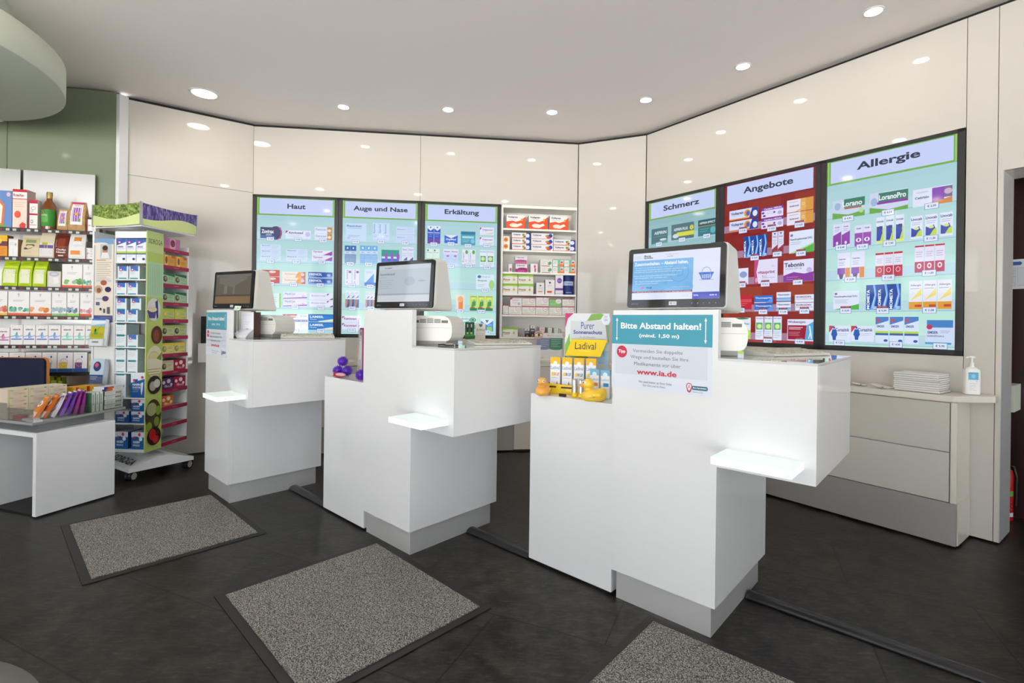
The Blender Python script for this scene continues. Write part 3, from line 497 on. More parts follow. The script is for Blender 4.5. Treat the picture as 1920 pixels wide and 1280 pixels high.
SC = {
'Haut': {'zov':(.068,.252,1.966,2.07),'aci':(.295,.523,1.97,2.048),'fen':(.558,.718,1.966,2.087),'bep3':(.072,.254,1.758,1.908),'bep2':(.301,.495,1.756,1.87),'tyr':(.536,.721,1.762,1.865),'red':(.085,.246,1.544,1.669),'hyd':(.268,.479,1.543,1.655),'ebe':(.505,.726,1.542,1.658),'grn':(.108,.26,1.314,1.451),'med':(.281,.496,1.329,1.466),'bet':(.519,.732,1.327,1.46),'can':(.275,.508,1.112,1.255),'lam':(.51,.742,1.109,1.258)},
'Auge und Nase': {'bp':(.064,.257,1.965,2.135),'bv':(.319,.474,1.974,2.147),'b2':(.539,.714,1.968,2.117),'dk':(.059,.165,1.751,1.92),'lb':(.201,.365,1.751,1.925),'tp':(.402,.568,1.76,1.89),'wv':(.596,.708,1.76,1.922),'na':(.066,.195,1.545,1.694),'bl':(.246,.356,1.539,1.698),'rh':(.072,.198,1.326,1.486),'rh2':(.26,.359,1.329,1.481),'kam':(.043,.223,1.118,1.245),'gri':(.45,.62,1.54,1.69),'sinu':(.45,.62,1.32,1.46)},
'Erkältung': {'wm':(.06,.184,1.964,2.137),'wb':(.224,.352,1.973,2.052),'tl':(.383,.525,1.959,2.093),'gri':(.569,.707,1.968,2.14),'wg':(.051,.178,1.762,1.913),'sin':(.216,.36,1.754,1.915),'iv':(.398,.528,1.763,1.915),'iv2':(.572,.712,1.751,1.914),'sinu':(.537,.716,1.527,1.674),'isla':(.48,.705,1.315,1.462),'or':(.341,.429,1.318,1.471),'pul':(.362,.546,1.116,1.249),'wk':(.59,.712,1.112,1.237),'bp':(.1,.26,1.53,1.67),'em3':(.08,.26,1.32,1.46)},
'Schmerz': {'as':(.069,.253,1.955,2.099),'ac':(.293,.527,1.966,2.106),'ae':(.568,.742,1.967,2.105),'tho':(.07,.25,1.76,1.9),'neu':(.3,.46,1.76,1.9),'vol':(.52,.74,1.76,1.9)},
'Angebote': {'vol':(.081,.32,1.966,2.134),'gem':(.347,.513,1.951,2.111),'ora':(.54,.725,1.949,2.135),'mom':(.204,.395,1.74,1.909),'wr':(.431,.519,1.752,1.916),'rs':(.559,.731,1.739,1.901),'sm':(.144,.247,1.532,1.661),'vit':(.295,.476,1.53,1.715),'teb':(.52,.731,1.531,1.69),'rd':(.101,.278,1.331,1.445),'tho':(.299,.443,1.317,1.436),'neu':(.471,.576,1.315,1.457),'kor':(.602,.746,1.319,1.433),'kyt':(.124,.272,1.097,1.265),'ibe':(.311,.513,1.095,1.274),'wob':(.554,.736,1.097,1.254)},
'Allergie': {'lo':(.073,.267,1.946,2.073),'lp':(.295,.503,1.948,2.081),'cet':(.527,.718,1.95,2.057),'az1':(.078,.182,1.753,1.91),'az2':(.21,.306,1.744,1.882),'li1':(.334,.484,1.748,1.917),'li2':(.518,.723,1.753,1.894),'ce2':(.108,.271,1.53,1.708),'re1':(.332,.479,1.529,1.685),'re2':(.541,.687,1.543,1.709),'rsp':(.085,.241,1.319,1.447),'mom':(.281,.472,1.316,1.48),'nad':(.514,.722,1.317,1.492),'cur1':(.06,.193,1.1,1.209),'cur2':(.196,.329,1.106,1.21),'em3':(.337,.565,1.101,1.27),'em1':(.598,.744,1.101,1.25)},
}
PR = {'lo': '4,92', 'lp': '4,24', 'cet': '2,95', 'az1': '8,48', 'az2': '11,92', 'li1': '7,95', 'li2': '11,58', 'ce2': '10,99', 'rsp': '10,99', 'mom': '9,99', 'nad': '11,58', 'cur1': '7,50', 'em3': '14,95', 'em1': '5,95', 'zov': '11,98', 'teb': '114,98', 'wob': '49,99', 'vol': '12,98', 'kor': '3,99', 'ibe': '14,99', 'rs': '10,99', 'tho': '4,41', 'neu': '11,98'}
SCOL = {'green': ('a7cddb', 'bfe9dc', '74b04c'), 'dim': ('8fb7bf', 'a4cfd0', '7da84c'), 'red': ('7c2c28', 'a0343a', '7c2a2c')}
def mixh(a, b, t): return ''.join('%02x' % round(int(a[i:i+2], 16)*(1-t) + int(b[i:i+2], 16)*t) for i in (0, 2, 4))
def wall_screen(title, F, s, scheme, label):
    M = F @ Matrix.Translation((s, 0, 0))
    t = empty('wall_screen', M, label, 'screen', 'portrait screens on the shop walls')
    z0, z1, w = 1.0445, 2.3715, .7755
    b = MB()
    for q in ((.0, w, z1-.022, z1), (.0, w, z0, z0+.03), (.0, .036, z0, z1), (w-.036, w, z0, z1)): b.box(q[0], q[1], -.012, .045, q[2], q[3], BEZEL)
    b.box(.02, w-.02, .03, .06, z0+.01, z1-.01, BEZEL); b.build('bezel', t, bevel=.0015)
    x0, x1, a0, a1 = .036, w-.036, z0+.03, z1-.022
    ca, cb, hd = SCOL[scheme]; b = MB(); E = []
    X = lambda x: (x-x0)/(x1-x0); Z = lambda z: (z-a0)/(a1-a0)
    n = 12
    for i in range(n): E.append(('r', 0, i/n, 1, (i+1)/n, mixh(cb, ca, (i/(n-1))**1.3)))
    K0 = len(E)
    b.box(x0, x1, .0022, .03, a0, a1, BLACK); b.face(x0, x1, a0, a1, .001, E, True, eps=.0)
    E = []
    if scheme == 'red':                                          # wooden tile wall pictured behind the offers
        rnd = random.Random(3)
        for i in range(13):
            z = 1.09 + .084*i; x = x0 - rnd.random()*.1
            while x < x1 - .01:
                q = .08 + .12*rnd.random(); c = mixh('8a1f26', 'c0602f', rnd.random()**2*(.9 if 1.25 < z < 1.5 else .45))
                E.append(('r', X(max(x, x0)), Z(z), X(min(x+q, x1)), Z(z+.084), mixh(c, '7a2420', .35))); x += q
    b.face(x0, x1, a0, a1, .0007, E, True, eps=.0)
    E = []
    for z in (1.965, 1.752, 1.535, 1.318, 1.10):
        if scheme == 'red': E.append(('r', 0, Z(z-.006), 1, Z(z+.05), 'a87f98'))
        else: E += [('r', 0, Z(z-.01), 1, Z(z+.055), mixh(ca, 'd6ecf4', .35)), ('r', 0, Z(z-.014), 1, Z(z-.01), '8fc0c4')]
    b.face(x0, x1, a0, a1, .0004, E, True, eps=.0)
    E = [('r', 0, Z(2.184), 1, 1, hd)] + [('r', X(x0+.001), Z(2.19), X(x0+.012), 1, mixh(hd, 'b0dc7a', .6)), ('r', X(x1-.012), Z(2.19), X(x1-.001), 1, mixh(hd, 'b0dc7a', .6))] * (scheme != 'red')
    b.face(x0, x1, a0, a1, .0001, E, True, eps=.0001)
    hw = {'Haut': .165, 'Auge und Nase': .51, 'Erkältung': .335, 'Schmerz': .375, 'Angebote': .385, 'Allergie': .345}[title]
    hh = {'Haut': .048, 'Auge und Nase': .058, 'Erkältung': .062, 'Schmerz': .05, 'Angebote': .066, 'Allergie': .066}[title]
    b.face(.058, w-.054, 2.197, 2.343, -.0005, [('r', 0, 0, 1, 1, 'c7d2fa'), ('b', .5, .53, hh/.146, '333a4c', title, hw/(w-.112))], True)
    for k, (a, c, e, g) in SC[title].items():
        els = IT[k]
        if k.startswith('bep') or True: b.face(a, c, e, g, -.0003, els, True, eps=.00018)
        p = PR.get(k, '%d,%02d' % (3 + len(k)*2 + ord(k[0]) % 7, (ord(k[-1])*7) % 90 + 9)); cx = (a+c)/2
        tag = [('r', 0, 0, 1, 1, '6f86b8'), ('r', .04, .06, .96, .94, 'dfe8fc'), ('b', .5, .5, .42, '4a5880', '€ ' + p, .62)]
        if scheme == 'red' or (title == 'Allergie' and k in ('rsp', 'mom')): tag += [('r', .06, 1.0, .94, 1.32, '8c2430'), ('t', .5, 1.16, .18, 'e8c8cc', 'Unser Angebot', .7)]
        if k != 'cur2': b.face(cx-.035, cx+.035, e-.026, e+.012, -.0062, tag, True, eps=.0002)
    b.build('display', t)
    return t
wall_screen('Haut', LF, 0.0, 'green', 'portrait wall screen headed Haut, leftmost on the back wall')
wall_screen('Auge und Nase', LF, .7773, 'green', 'portrait wall screen headed Auge und Nase, middle of the back wall')
wall_screen('Erkältung', LF, 1.5546, 'green', 'portrait wall screen headed Erkältung, beside the niche shelf')
wall_screen('Schmerz', RF, 0.0, 'dim', 'portrait wall screen headed Schmerz, behind the front monitor')
wall_screen('Angebote', RF, .7773, 'red', 'portrait wall screen with red background headed Angebote')
wall_screen('Allergie', RF, 1.5546, 'green', 'portrait wall screen headed Allergie, rightmost and largest in view')

# ------------------------------------------------------------------ counters
def tw(M, *p): return M @ Vector(p)
def counter(k, label):
    F = CF[k]; t = empty('service_counter', F, label, 'counter', 'white service counters')
    w, a, d, zb, za, zg, zt = .4582, .3305, .627, .1253, .665, 1.068, 1.261
    b = MB(); b.yprism([(-w, zb), (0, zb), (0, za), (a, za), (a, zg), (0, zg), (0, zt), (-w, zt)], 0, .026, WHITE)
    b.build('front_panel', t, bevel=.0016)
    b = MB(); b.box(-w, 0, .0265, d, zb, zg-.001, WHITE); b.box(.0, a, .0265, d, za, zg-.001, WHITE); b.build('body', t, bevel=.0012)
    b = MB(); b.box(-w+.02, -.022, .02, d-.03, 0, zb, STEEL); b.build('plinth', t)
    b = MB(); b.box(-w, a+.001, .0275, d+.004, zg, zg+.009, GTOP); b.box(0.0005, a+.001, -.001, .0275, zg, zg+.009, GTOP); b.build('glass_top', t, bevel=.001)
    b = MB(); b.box(.037, .294, -.156, -.0005, .716, .742, LITF, top=LITG); b.build('lit_glass_shelf', t)['label'] = 'glowing glass bag shelf'
    return t
counter(1, 'white counter farthest left, with a distance sign, a leaflet box and a monitor')
counter(2, 'white counter in the middle, without a sign, beside the purple spiky balls')
counter(3, 'large white counter nearest the camera, with the big distance sign')
SERIF = 1
def sign(k, x0, x1, z0, z1, label):
    t = MB(); h = z1-z0; w = x1-x0
    t.box(x0, x1, -.0012, -.0002, z0, z1, 'dde2ee')
    ar = lambda x: [('r', x-.0035, .68, x+.0035, .93, 'eef4f8'), ('p', [(x-.012, .92), (x+.012, .92), (x, .965)], 'eef4f8'), ('p', [(x-.012, .69), (x, .645), (x+.012, .69)], 'eef4f8')]
    E = [('r', 0, .605, 1, 1, '4c9fb4')] + ar(.055) + ar(.94)
    E += [('b', .5, .855, .085, 'f4f8fa', 'Bitte Abstand halten!', .80), ('b', .5, .72, .06, 'f4f8fa', '(mind. 1,50 m)', .40)]
    E += [('r', .04, .2, .96, .60, 'd3d9e4'), ('e', .115, .50, .057, .082, 'cc3a55'), ('b', .115, .50, .055, 'fbeef1', 'Tipp', .075)]
    E += [('t', .485, .515, .058, '6a7385', 'Vermeiden Sie doppelte', .50), ('t', .50, .432, .058, '6a7385', 'Wege und bestellen Sie Ihre', .58), ('t', .485, .35, .046, '6a7385', 'Medikamente vor über', .47)]
    E += [('b', .48, .245, .07, 'cc3a50', 'www.ia.de', .40), ('t', .47, .115, .03, '6a7385', 'Wir sind immer an Ihrer Seite.', .34), ('t', .46, .07, .026, '6a7385', 'Vor Ort und im Netz.', .23)]
    E += [('r', .835, .075, .955, .125, '3a6f86'), ('e', .835, .10, .012, .025, '3a6f86'), ('e', .955, .10, .012, .025, '3a6f86'), ('b', .895, .10, .024, 'e8f0f4', 'Ihre Apotheken', .12), ('t', .88, .05, .016, '6a7385', 'immer vor Ort', .09)]
    E += [('p', [(.772, .11), (.785, .05), (.80, .035), (.815, .05), (.828, .11)], 'cc3a50'), ('e', .80, .115, .028, .042, 'cc3a50'), ('e', .80, .115, .021, .032, 'dde2ee'), ('p', [(.783, .09), (.8, .055), (.817, .09)], 'dde2ee'), ('t', .80, .11, .045, 'cc3a50', 'A', .026)]
    t.face(x0, x1, z0, z1, -.0013, E, eps=.00012)
    return t.build('distance_sign', M=CF[k], label=label, category='sign', group='paper distance signs')
sign(3, -.463, -.021, .924, 1.241, 'large teal and white distance sign Bitte Abstand halten on the nearest counter')
sign(1, -.4575, -.046, .950, 1.246, 'small-looking teal and white distance sign on the far left counter')

def monitor(xr, yr, a, w, Dt, Db, screen, label):
    a = radians(a); cx, cy = xr - w/2*cos(a), yr - w/2*sin(a)
    M = fr(cx, cy, a, 1.27) @ Matrix.Rotation(radians(-3.5), 4, 'X'); h = .252
    t = empty('checkout_monitor', M, label, 'monitor', 'two-sided checkout monitors')
    b = MB(); b.yprism(rounded(w, h, .013, cz=h/2), -.012, 0, MONB); b.build('bezel', t, bevel=.001)
    b = MB()
    def ring(y, wx, z0, z1, r): return [(p[0], y, p[1]) for p in rounded(wx, z1-z0, r, cz=(z0+z1)/2)]
    secs = [ring(.0005, w+.006, -.003, h+.003, .015), ring(.02, w+.006, -.003, h+.004, .016), ring(.05, w-.004, -.004, h+.012, .018)]
    n = len(secs[0]); back = []
    for p in secs[-1]: f = (p[2]+.004)/(h+.016); back.append((p[0]*.96, Db*(1-f) + Dt*f, p[2] + .004*(1-f)))
    secs.append(back)
    for s1, s2 in zip(secs, secs[1:]): b.add(s1+s2, [(i, n+i, n+(i+1) % n, (i+1) % n) for i in range(n)], PLAST, True)
    b.add(secs[0], [tuple(range(n))], PLAST); b.add(secs[-1], [tuple(range(n))[::-1]], PLAST); b.build('housing', t)
    m_ = .021; b = MB(); x0, x1, z0, z1 = -w/2+m_, w/2-m_, .034, h-.020
    b.box(x0, x1, -.0124, -.0118, z0, z1, BLACK); b.face(x0, x1, z0, z1, -.0125, screen, True, eps=.00008); b.build('display', t)
    b = MB(); b.box(-.017, .015, -.0128, -.012, .010, .025, 'c9ccd4'); b.face(-.017, .015, .010, .025, -.0129, [('r', .15, .28, .4, .75, '2a2c34'), ('r', .2, .36, .35, .66, 'c9ccd4'), ('r', .5, .35, .85, .65, 'b2b5c0')])
    for i in range(5): MB().box(.075+.023*i, .079+.023*i, -.0126, -.012, .015, .019, '8a8c90').build('button', t)
    b.build('badge', t); b = MB(); b.face(-w/2+.02, -w/2+.05, .013, .020, -.0122, [('t', .5, .5, .9, '8a8c90', 'BEETLE', 1)]); b.build('lettering', t)
    b = MB(); b.box(-.15, -.075, .03, .09, -.188, -.006, PLAST, Matrix.Rotation(radians(3.5), 4, 'X')); b.build('neck', t, bevel=.004)
    return t
scr3 = [('r', 0, 0, 1, 1, 'dde4f8'), ('r', 0, .18, .715, .84, '7ab8ea'), ('o', .56, .55, .11, .2, '6fadde', .12), ('o', .56, .55, .05, .09, '6fadde', .3), ('e', .40, .36, .03, .05, '74b2e3'), ('e', .66, .25, .06, .1, '74b2e3'),
 ('t', .06, .93, .018, '8a94a8', 'Kassenbon', .07), ('t', .06, .89, .018, '8a94a8', 'Bedienung', .08), ('b', .18, .93, .045, '232a48', 'Ihre', .08), ('b', .19, .885, .045, '232a48', 'Apotheke', .11), ('t', .47, .945, .02, '8a94a8', 'Es bedient Sie heute', .15), ('t', .45, .90, .03, '4a5470', 'Frau Wolf', .07),
 ('b', .34, .765, .075, 'f2f8ff', 'Zusammenhalten. – Abstand halten.', .64),
 ('t', .26, .68, .03, 'e4f0fc', 'Wir sorgen für die Gesundheit der Menschen in unserer Stadt', .46), ('t', .34, .635, .03, 'e4f0fc', 'und bitten Sie deshalb, beim Einkauf den Abstand von mindestens einem Meter einzuhalten', .62), ('t', .31, .59, .03, 'e4f0fc', 'Bitte haben Sie Verständnis, dass wir nicht mehr als drei Personen', .57),
 ('t', .28, .51, .03, 'e4f0fc', 'Nutzen Sie auch unseren Botendienst für Ihre Medikamente', .52), ('t', .23, .465, .03, 'e4f0fc', 'und bestellen Sie einfach vor.', .4), ('t', .26, .385, .03, 'f2f8ff', 'Wir danken Ihnen ganz herzlich und bleiben', .46), ('t', .18, .34, .03, 'f2f8ff', 'Sie gesund und munter!', .28),
 ('e', .13, .25, .018, .02, 'd87aa8'), ('b', .21, .25, .03, '2f3f6c', 'Wolf', .07), ('t', .58, .25, .02, 'e4f0fc', 'www.ihre-apotheke.de', .2), ('r', 0, .145, .715, .18, '8c3448'),
 ('b', .36, .162, .02, 'f0d8de', '+++  Bitte halten Sie mindestens 1,5 Meter Abstand  +++  Bitte halten Sie mindestens', .68), ('r', .585, .05, .70, .11, 'c4cbe0'), ('r', .588, .055, .697, .105, 'e4e9f8'), ('t', .64, .08, .02, '8a94a8', 'Vielen Dank', .08),
 ('r', .715, 0, 1, .135, '4650c0'), ('b', .755, .07, .035, 'e8ecff', 'TOTAL', .055), ('b', .94, .07, .035, 'e8ecff', '0,00 €', .075),
 ('r', .785, .37, .94, .378, '8a9acc'), ('p', [(.815, .38), (.905, .38), (.935, .50), (.785, .50)], '5a86d8'), ('r', .782, .49, .938, .525, '4a7ad0'), ('p', [(.82, .40), (.90, .40), (.912, .48), (.808, .48)], '8fa8d8')] + [('r', .82+.02*i, .41, .826+.02*i, .48, 'dfe6fa') for i in range(5)] + [('o', .86, .53, .05, .1, '8fa0c4', .12)]
scr2 = [('r', 0, 0, 1, 1, 'b4bec8'), ('r', 0, .88, 1, 1, 'bfc7d0'), ('b', .19, .925, .05, '5a626c', 'Ihre Apotheke', .14), ('b', .18, .76, .065, '7c858f', 'Sonnenbrand?', .30), ('t', .1, .67, .025, '8c959f', 'Kühlen hilft', .12), ('l', .03, .58, .3, 5, .055, .012, '9ba4ae'), ('e', .62, .55, .1, .12, 'a8b0c0'), ('e', .85, .55, .08, .02, '9ba4ae'), ('r', 0, .19, 1, .22, '98a1ab'), ('r', 0, 0, 1, .17, 'c8ced6')]  # pale greys put a whitish reflection into the screen colours
scr1 = [('r', 0, 0, 1, 1, '5d564d'), ('r', 0, 0, 1, .24, '7c6245'), ('r', 0, .26, 1, .3, '3f3b36'), ('p', [(.1, .7), (.5, .55), (.9, .85), (.9, .95), (.1, .9)], '6b665e'), ('r', .25, .34, .34, .62, '746e64'), ('r', .5, .34, .56, .7, '6e685f'), ('t', .8, .8, .04, '8a847a', 'Husten?', .18), ('t', .5, .14, .04, '9a7f5c', 'Gute Besserung', .3), ('r', 0, .92, 1, 1, '6b665e')]  # dim browns put the reflected room into the screen colours
monitor(.7812, 1.912, -38, .405, .17, .27, scr3, 'lit checkout monitor with blue Zusammenhalten screen, above the nearest counter')
monitor(-.450, 2.556, -30, .41, .10, .17, scr2, 'checkout monitor with pale washed-out screen, above the middle counter')
monitor(-1.752, 3.262, -26.5, .41, .10, .18, scr1, 'checkout monitor with dim brown screen, above the far left counter')

def printer(k, u, v, rz, label):
    M = at(CF[k], u, v, 1.0775, rz); t = empty('receipt_printer', M, label, 'printer', 'ivory receipt printers')
    w, d, z0, z1 = .245, .20, .022, .155
    out = [(-w/2+.03, z0), (w/2-.03, z0)] + [(w/2-.03+.03*sin(a), z0+.045-.045*cos(a)) for a in (.5, 1.0, 1.57)] + [(w/2, z0+.075), (w/2-.006, z0+.10), (w/2-.022, z1-.012), (w/2-.05, z1)]
    out += [(-x, z) for x, z in out[::-1][:-2]]
    b = MB(); b.yprism(out, -d/2, d/2, PLAST); b.build('case', t, bevel=.008)
    b = MB()
    for i in range(5):
        x = -.082 + i*.041; hgt = (.014, .022, .026, .022, .014)[i]
        for j in range(4): b.box(x-.018, x+.018, -d/2-.0012, -d/2+.004, z1-.038+j*hgt/4, z1-.038+j*hgt/4+.0035, VENT)
    b.box(-w/2+.004, w/2-.004, -d/2-.0008, -d/2+.002, z0+.068, z0+.0695, PLASTG); b.build('vent_grille', t)
    b = MB(); b.box(-w/2+.035, w/2-.035, -d/2+.012, d/2-.01, 0, z0+.004, PLASTG); b.build('base', t, bevel=.002)
    return t
printer(3, -.10, .215, .42, 'ivory receipt printer behind the sign of the nearest counter')
printer(2, -.065, .215, .50, 'ivory receipt printer in full view on the middle counter')
printer(1, -.15, .315, .50, 'ivory receipt printer behind the brown leaflet box on the far left counter')
def keyboard(k, u, v, rz, label):
    M = at(CF[k], u, v, 1.0775, rz); t = empty('keyboard', M, label, 'keyboard', 'flat cream keyboards')
    b = MB(); b.xprism([(-.075, 0), (.075, 0), (.075, .024), (-.07, .010), (-.075, .008)], -.17, .17, PLAST); b.build('case', t, bevel=.003)
    b = MB()
    for r in range(5):
        y = -.055 + r*.026; z = .0105 + (y+.07)/.145*.014
        for c in range(14): b.box(-.155+c*.0222, -.155+c*.0222+.019, y, y+.021, z, z+.006, 'cfcabb' if (r+c) % 5 else 'b5b0a2')
    b.build('keys', t); return t
keyboard(3, .125, .455, 1.15, 'cream keyboard at the back of the nearest counter top')
keyboard(2, .14, .49, 1.15, 'cream keyboard lying on the middle counter top')
keyboard(1, .13, .455, 1.15, 'cream keyboard at the back of the far left counter top')
t = MB(); t.tube([(0, 0, .004), (.03, .01, .006), (.06, -.01, .004), (.09, .015, .005), (.12, .0, .004)], .004, BLACK, 6); t.tube([(.02, .02, .004), (.06, .03, .008), (.10, .01, .004)], .004, 'd8d4c8', 6)
t.build('cable', M=at(CF[2], .06, .12, 1.0775, .3), label='short black and white cable loop beside the middle counter printer', category='cable')
M = at(CF[1], -.030, .118, 1.0778, .62); t = empty('leaflet_box', M, 'tall white leaflet box with dark brown side on the far left counter', 'box')
b = MB(); b.box(-.045, .045, 0, .075, 0, .172, 'e6e6ee', side=paper('50302c')); b.face(-.045, .045, 0, .172, 0, [('t', .5, .88, .035, 'b4b8c8', 'Linola', .6), ('l', .2, .6, .7, 2, .08, .01, 'b4b8c8'), ('p', [(.05, .30), (.5, .36), (.95, .30), (.5, .33)], '4a4448')]); b.build('carton', t)
b = MB(); b.add([(-.045, -.001, .058), (.045, -.001, .058), (.045, -.05, .03), (.03, -.062, 0), (-.03, -.062, 0), (-.06, -.045, .03)], [(0, 1, 2, 3, 4, 5)], 'e0e0e8'); b.add([(-.045, -.001, .058), (-.06, -.045, .03), (-.03, -.062, 0), (-.045, -.001, 0)], [(0, 1, 2, 3)], 'd4d4de'); b.add([(.045, -.001, .058), (.045, -.001, 0), (.03, -.062, 0), (.045, -.05, .03)], [(0, 1, 2, 3)], 'c8c8d0'); b.build('open_flap', t)
b = MB(); b.box(-.032, -.028, -.061, -.0595, .03, .19, 'cfe6d0'); b.add([(-.055, -.062, .178), (-.01, -.062, .183), (0, -.062, .208), (-.045, -.062, .211)], [(0, 1, 2, 3)], 'cfe6d0'); b.face(-.05, -.008, .185, .205, -.0625, [('t', .5, .5, .6, '5a8a6a', '1,95', .7)]); b.build('price_flag', t)
M = at(CF[2], -.135, .575, 1.0775, .60); t = empty('blister_card_display', M, 'small green card with two blister tubes and a price card, back of the middle counter', 'display')
b = MB(); b.box(-.085, .085, -.02, .035, 0, .018, 'd8d2c6'); b.build('base', t)
b = MB(); b.yprism(rounded(.058, .105, .006, cx=-.045, cz=.071), 0, .004, '3f7a4a'); b.face(-.074, -.016, .0185, .1235, 0, [('r', .0, .62, 1, .98, '3a5a48'), ('p', [(.0, .15), (1, .2), (1, .3), (0, .26)], '5fa45a'), ('r', .18, .35, .38, .8, '24343c'), ('r', .6, .35, .8, .8, '24343c'), ('r', .22, .7, .34, .88, 'd8e0e0'), ('r', .64, .7, .76, .88, 'd8e0e0'), ('r', .18, .3, .38, .42, 'b8e08a'), ('r', .6, .3, .8, .42, 'b8e08a')]); b.build('green_card', t)
b = MB(); b.box(-.012, .052, .004, .006, .018, .118, 'd6d0c8'); b.face(-.012, .052, .018, .118, .004, [('p', [(.35, .95), (.75, .95), (.68, .82), (.55, .75), (.42, .82)], '4a6a5a'), ('t', .45, .58, .16, '5a4f4a', '3,95', .6), ('t', .88, .58, .14, '3a3430', '€', .12), ('l', .12, .35, .88, 2, .1, .015, 'a8a098')]); b.build('price_card', t)

# ------------------------------------------------------------------ pedestals in front of the counters
def pedestal(k, label):
    b = MB(); b.box(-.945, -.4625, .016, .33, .012, .845, WHITE); b.box(-.935, -.4725, .026, .32, 0, .012, DARK)
    return b.build('display_pedestal', M=CF[k], bevel=.0015, label=label, category='pedestal', group='white display pedestals')
pedestal(2, 'white box pedestal left of the middle counter, carrying the purple balls')
pedestal(3, 'white box pedestal left of the nearest counter, carrying the sun cream display')
def spiky(k, u, v, z, label):
    b = MB(); r = .027; b.ball((0, 0, 0), r, PURPLE, 20, 12); n = 110
    for i in range(n):
        ph = math.acos(1-2*(i+.5)/n); th = pi*(1+5**.5)*i; d = Vector((cos(th)*sin(ph), sin(th)*sin(ph), cos(ph)))
        q = d.to_track_quat('Z', 'Y').to_matrix().to_4x4(); b.cyl((0, 0, r-.002), .0028, .0105, PURPLE, 6, .0008, M=q)
    return b.build('spiky_massage_ball', M=at(CF[k], u, v, z), label=label, category='massage ball', group='purple spiky massage balls')
Z2 = .846
spiky(2, -.905, .085, Z2+.035, 'purple spiky massage ball, leftmost on the pedestal')
spiky(2, -.842, .112, Z2+.035, 'purple spiky massage ball right of the leftmost one, under the top ball')
spiky(2, -.876, .100, Z2+.094, 'purple spiky massage ball on top of the small pile')
spiky(2, -.565, .048, Z2+.035, 'purple spiky massage ball nearest the counter panel, low at the front')
M = at(CF[2], -.735, .155, Z2, .12); t = empty('gift_box', M, 'tall magenta gift box with silver window standing behind the purple balls', 'box')
MB().box(-.03, .13, .0, .05, 0, .31, MAG).build('carton', t, bevel=.002)
b = MB(); b.box(-.03, .0, -.003, 0, .03, .30, ALU); b.face(-.03, .0, .03, .30, -.003, [('e', .6, .9, .25, .05, '6a6c74'), ('r', .3, .1, .55, .3, '7c8090'), ('l', .2, .8, .8, 2, .06, .01, '8a8e9c')]); b.build('silver_window', t)
b = MB(); b.cyl((-.036, -.004, 0), .003, .36, 'b8b2ae', 8, .001); b.build('rod', t)
M = at(CF[2], -.84, .055, Z2, .1); t = empty('wrapped_sweets', M, 'red and clear wrapped bag lying in front of the purple balls', 'bag')
b = MB(); b.ball((0, 0, .008), .055, 'b4234c', 14, 8, sc=(1, .5, .15)); b.build('base_tray', t)
b = MB(); b.ball((.03, -.01, .018), .045, 'd8a8b4', 10, 7, sc=(1.2, .4, .25)); b.build('clear_film', t)
b = MB(); b.ball((-.01, -.02, .022), .011, 'c22a30', 10, 6); b.build('red_tip', t)

def carton(name, M, w, d, h, col, els, label, cat='carton', group=None, side=None, top=None, sels=None):
    b = MB(); b.box(-w/2, w/2, 0, d, 0, h, col, side=paper(side) if side else None, top=paper(top) if top else None)
    b.face(-w/2, w/2, 0, h, 0, els, eps=.0002)
    if sels: b.face(0, d, 0, h, 0, sels, M=Matrix.Translation((w/2, 0, 0)) @ Matrix.Rotation(pi/2, 4, 'Z'), eps=.0002)
    return b.build(name, M=M, label=label, category=cat, group=group)

# sun cream display on the front pedestal
Z3 = .846; P3 = at(CF[3], 0, 0, 0)
M = fr(.345, 2.668, -.34, Z3); t = empty('backdrop_card', M, 'tall cardboard backdrop with palm leaves reading Purer Sonnenschutz', 'display card')
b = MB(); b.box(-.112, .125, 0, .006, 0, .41, 'b9d6ea')
E = [('r', 0, .0, 1, .35, 'd4e4e8'), ('r', 0, .35, 1, .52, 'a9cbe8'), ('r', .2, .52, 1, .6, 'cfdfe8'), ('r', 0, .62, 1, 1, 'dfe2ea'),
 ('p', [(0, .58), (.10, .74), (.12, .6), (.06, .48), (0, .44)], '7fc04a'), ('p', [(.05, .46), (.2, .6), (.42, .5), (.55, .42), (.3, .46)], '8cc857'), ('p', [(.04, .44), (.25, .52), (.5, .46), (.6, .36), (.3, .42)], '5f9a3a'), ('p', [(.03, .42), (.3, .42), (.62, .34), (.3, .34)], 'a8d878'), ('p', [(.0, .44), (.12, .4), (.2, .26), (.1, .2), (0, .3)], '4f8a34'), ('p', [(.0, .2), (.1, .26), (.12, .12), (0, .1)], '3a5a3a'),
 ('p', [(.5, .90), (.6, .99), (.8, 1), (.9, .98), (.8, .92)], '7fb04f'), ('p', [(.0, 1), (.19, 1), (.06, .93), (.0, .80)], 'c42a72'), ('p', [(.92, .85), (1, .85), (1, .6), (.95, .7)], '8a9a7a'), ('p', [(.75, .56), (.8, .46), (.85, .5), (.9, .44), (.88, .58)], '8aa0a8'),
 ('r', .13, .66, .92, .90, 'cfd5dc'), ('r', .13, .66, .92, .665, 'a9b4c0'), ('r', .13, .78, .92, .783, 'bcc4ce'), ('t', .52, .84, .09, '2f4a9c', 'Purer', .30), ('b', .525, .755, .05, '2f4a9c', 'Sonnenschutz', .66), ('t', .52, .69, .022, '6a74a0', 'für alle Hauttypen', .36), ('e', .93, .92, .10, .07, 'e4e8f2'), ('t', .93, .915, .03, '3a5aa8', 'UV', .08), ('l', .89, .96, .97, 2, .015, .005, '8a9ac8')]
b.face(-.112, .125, 0, .41, 0, E, eps=.00025); b.build('card', t); MB().box(-.02, .02, .006, .07, 0, .2, 'd8d8d4').build('strut', t)
M = fr(.264, 2.533, -.36, Z3); t = empty('counter_tray', M, 'yellow cardboard tray with a slanted yellow header holding sun cream cartons', 'display tray')
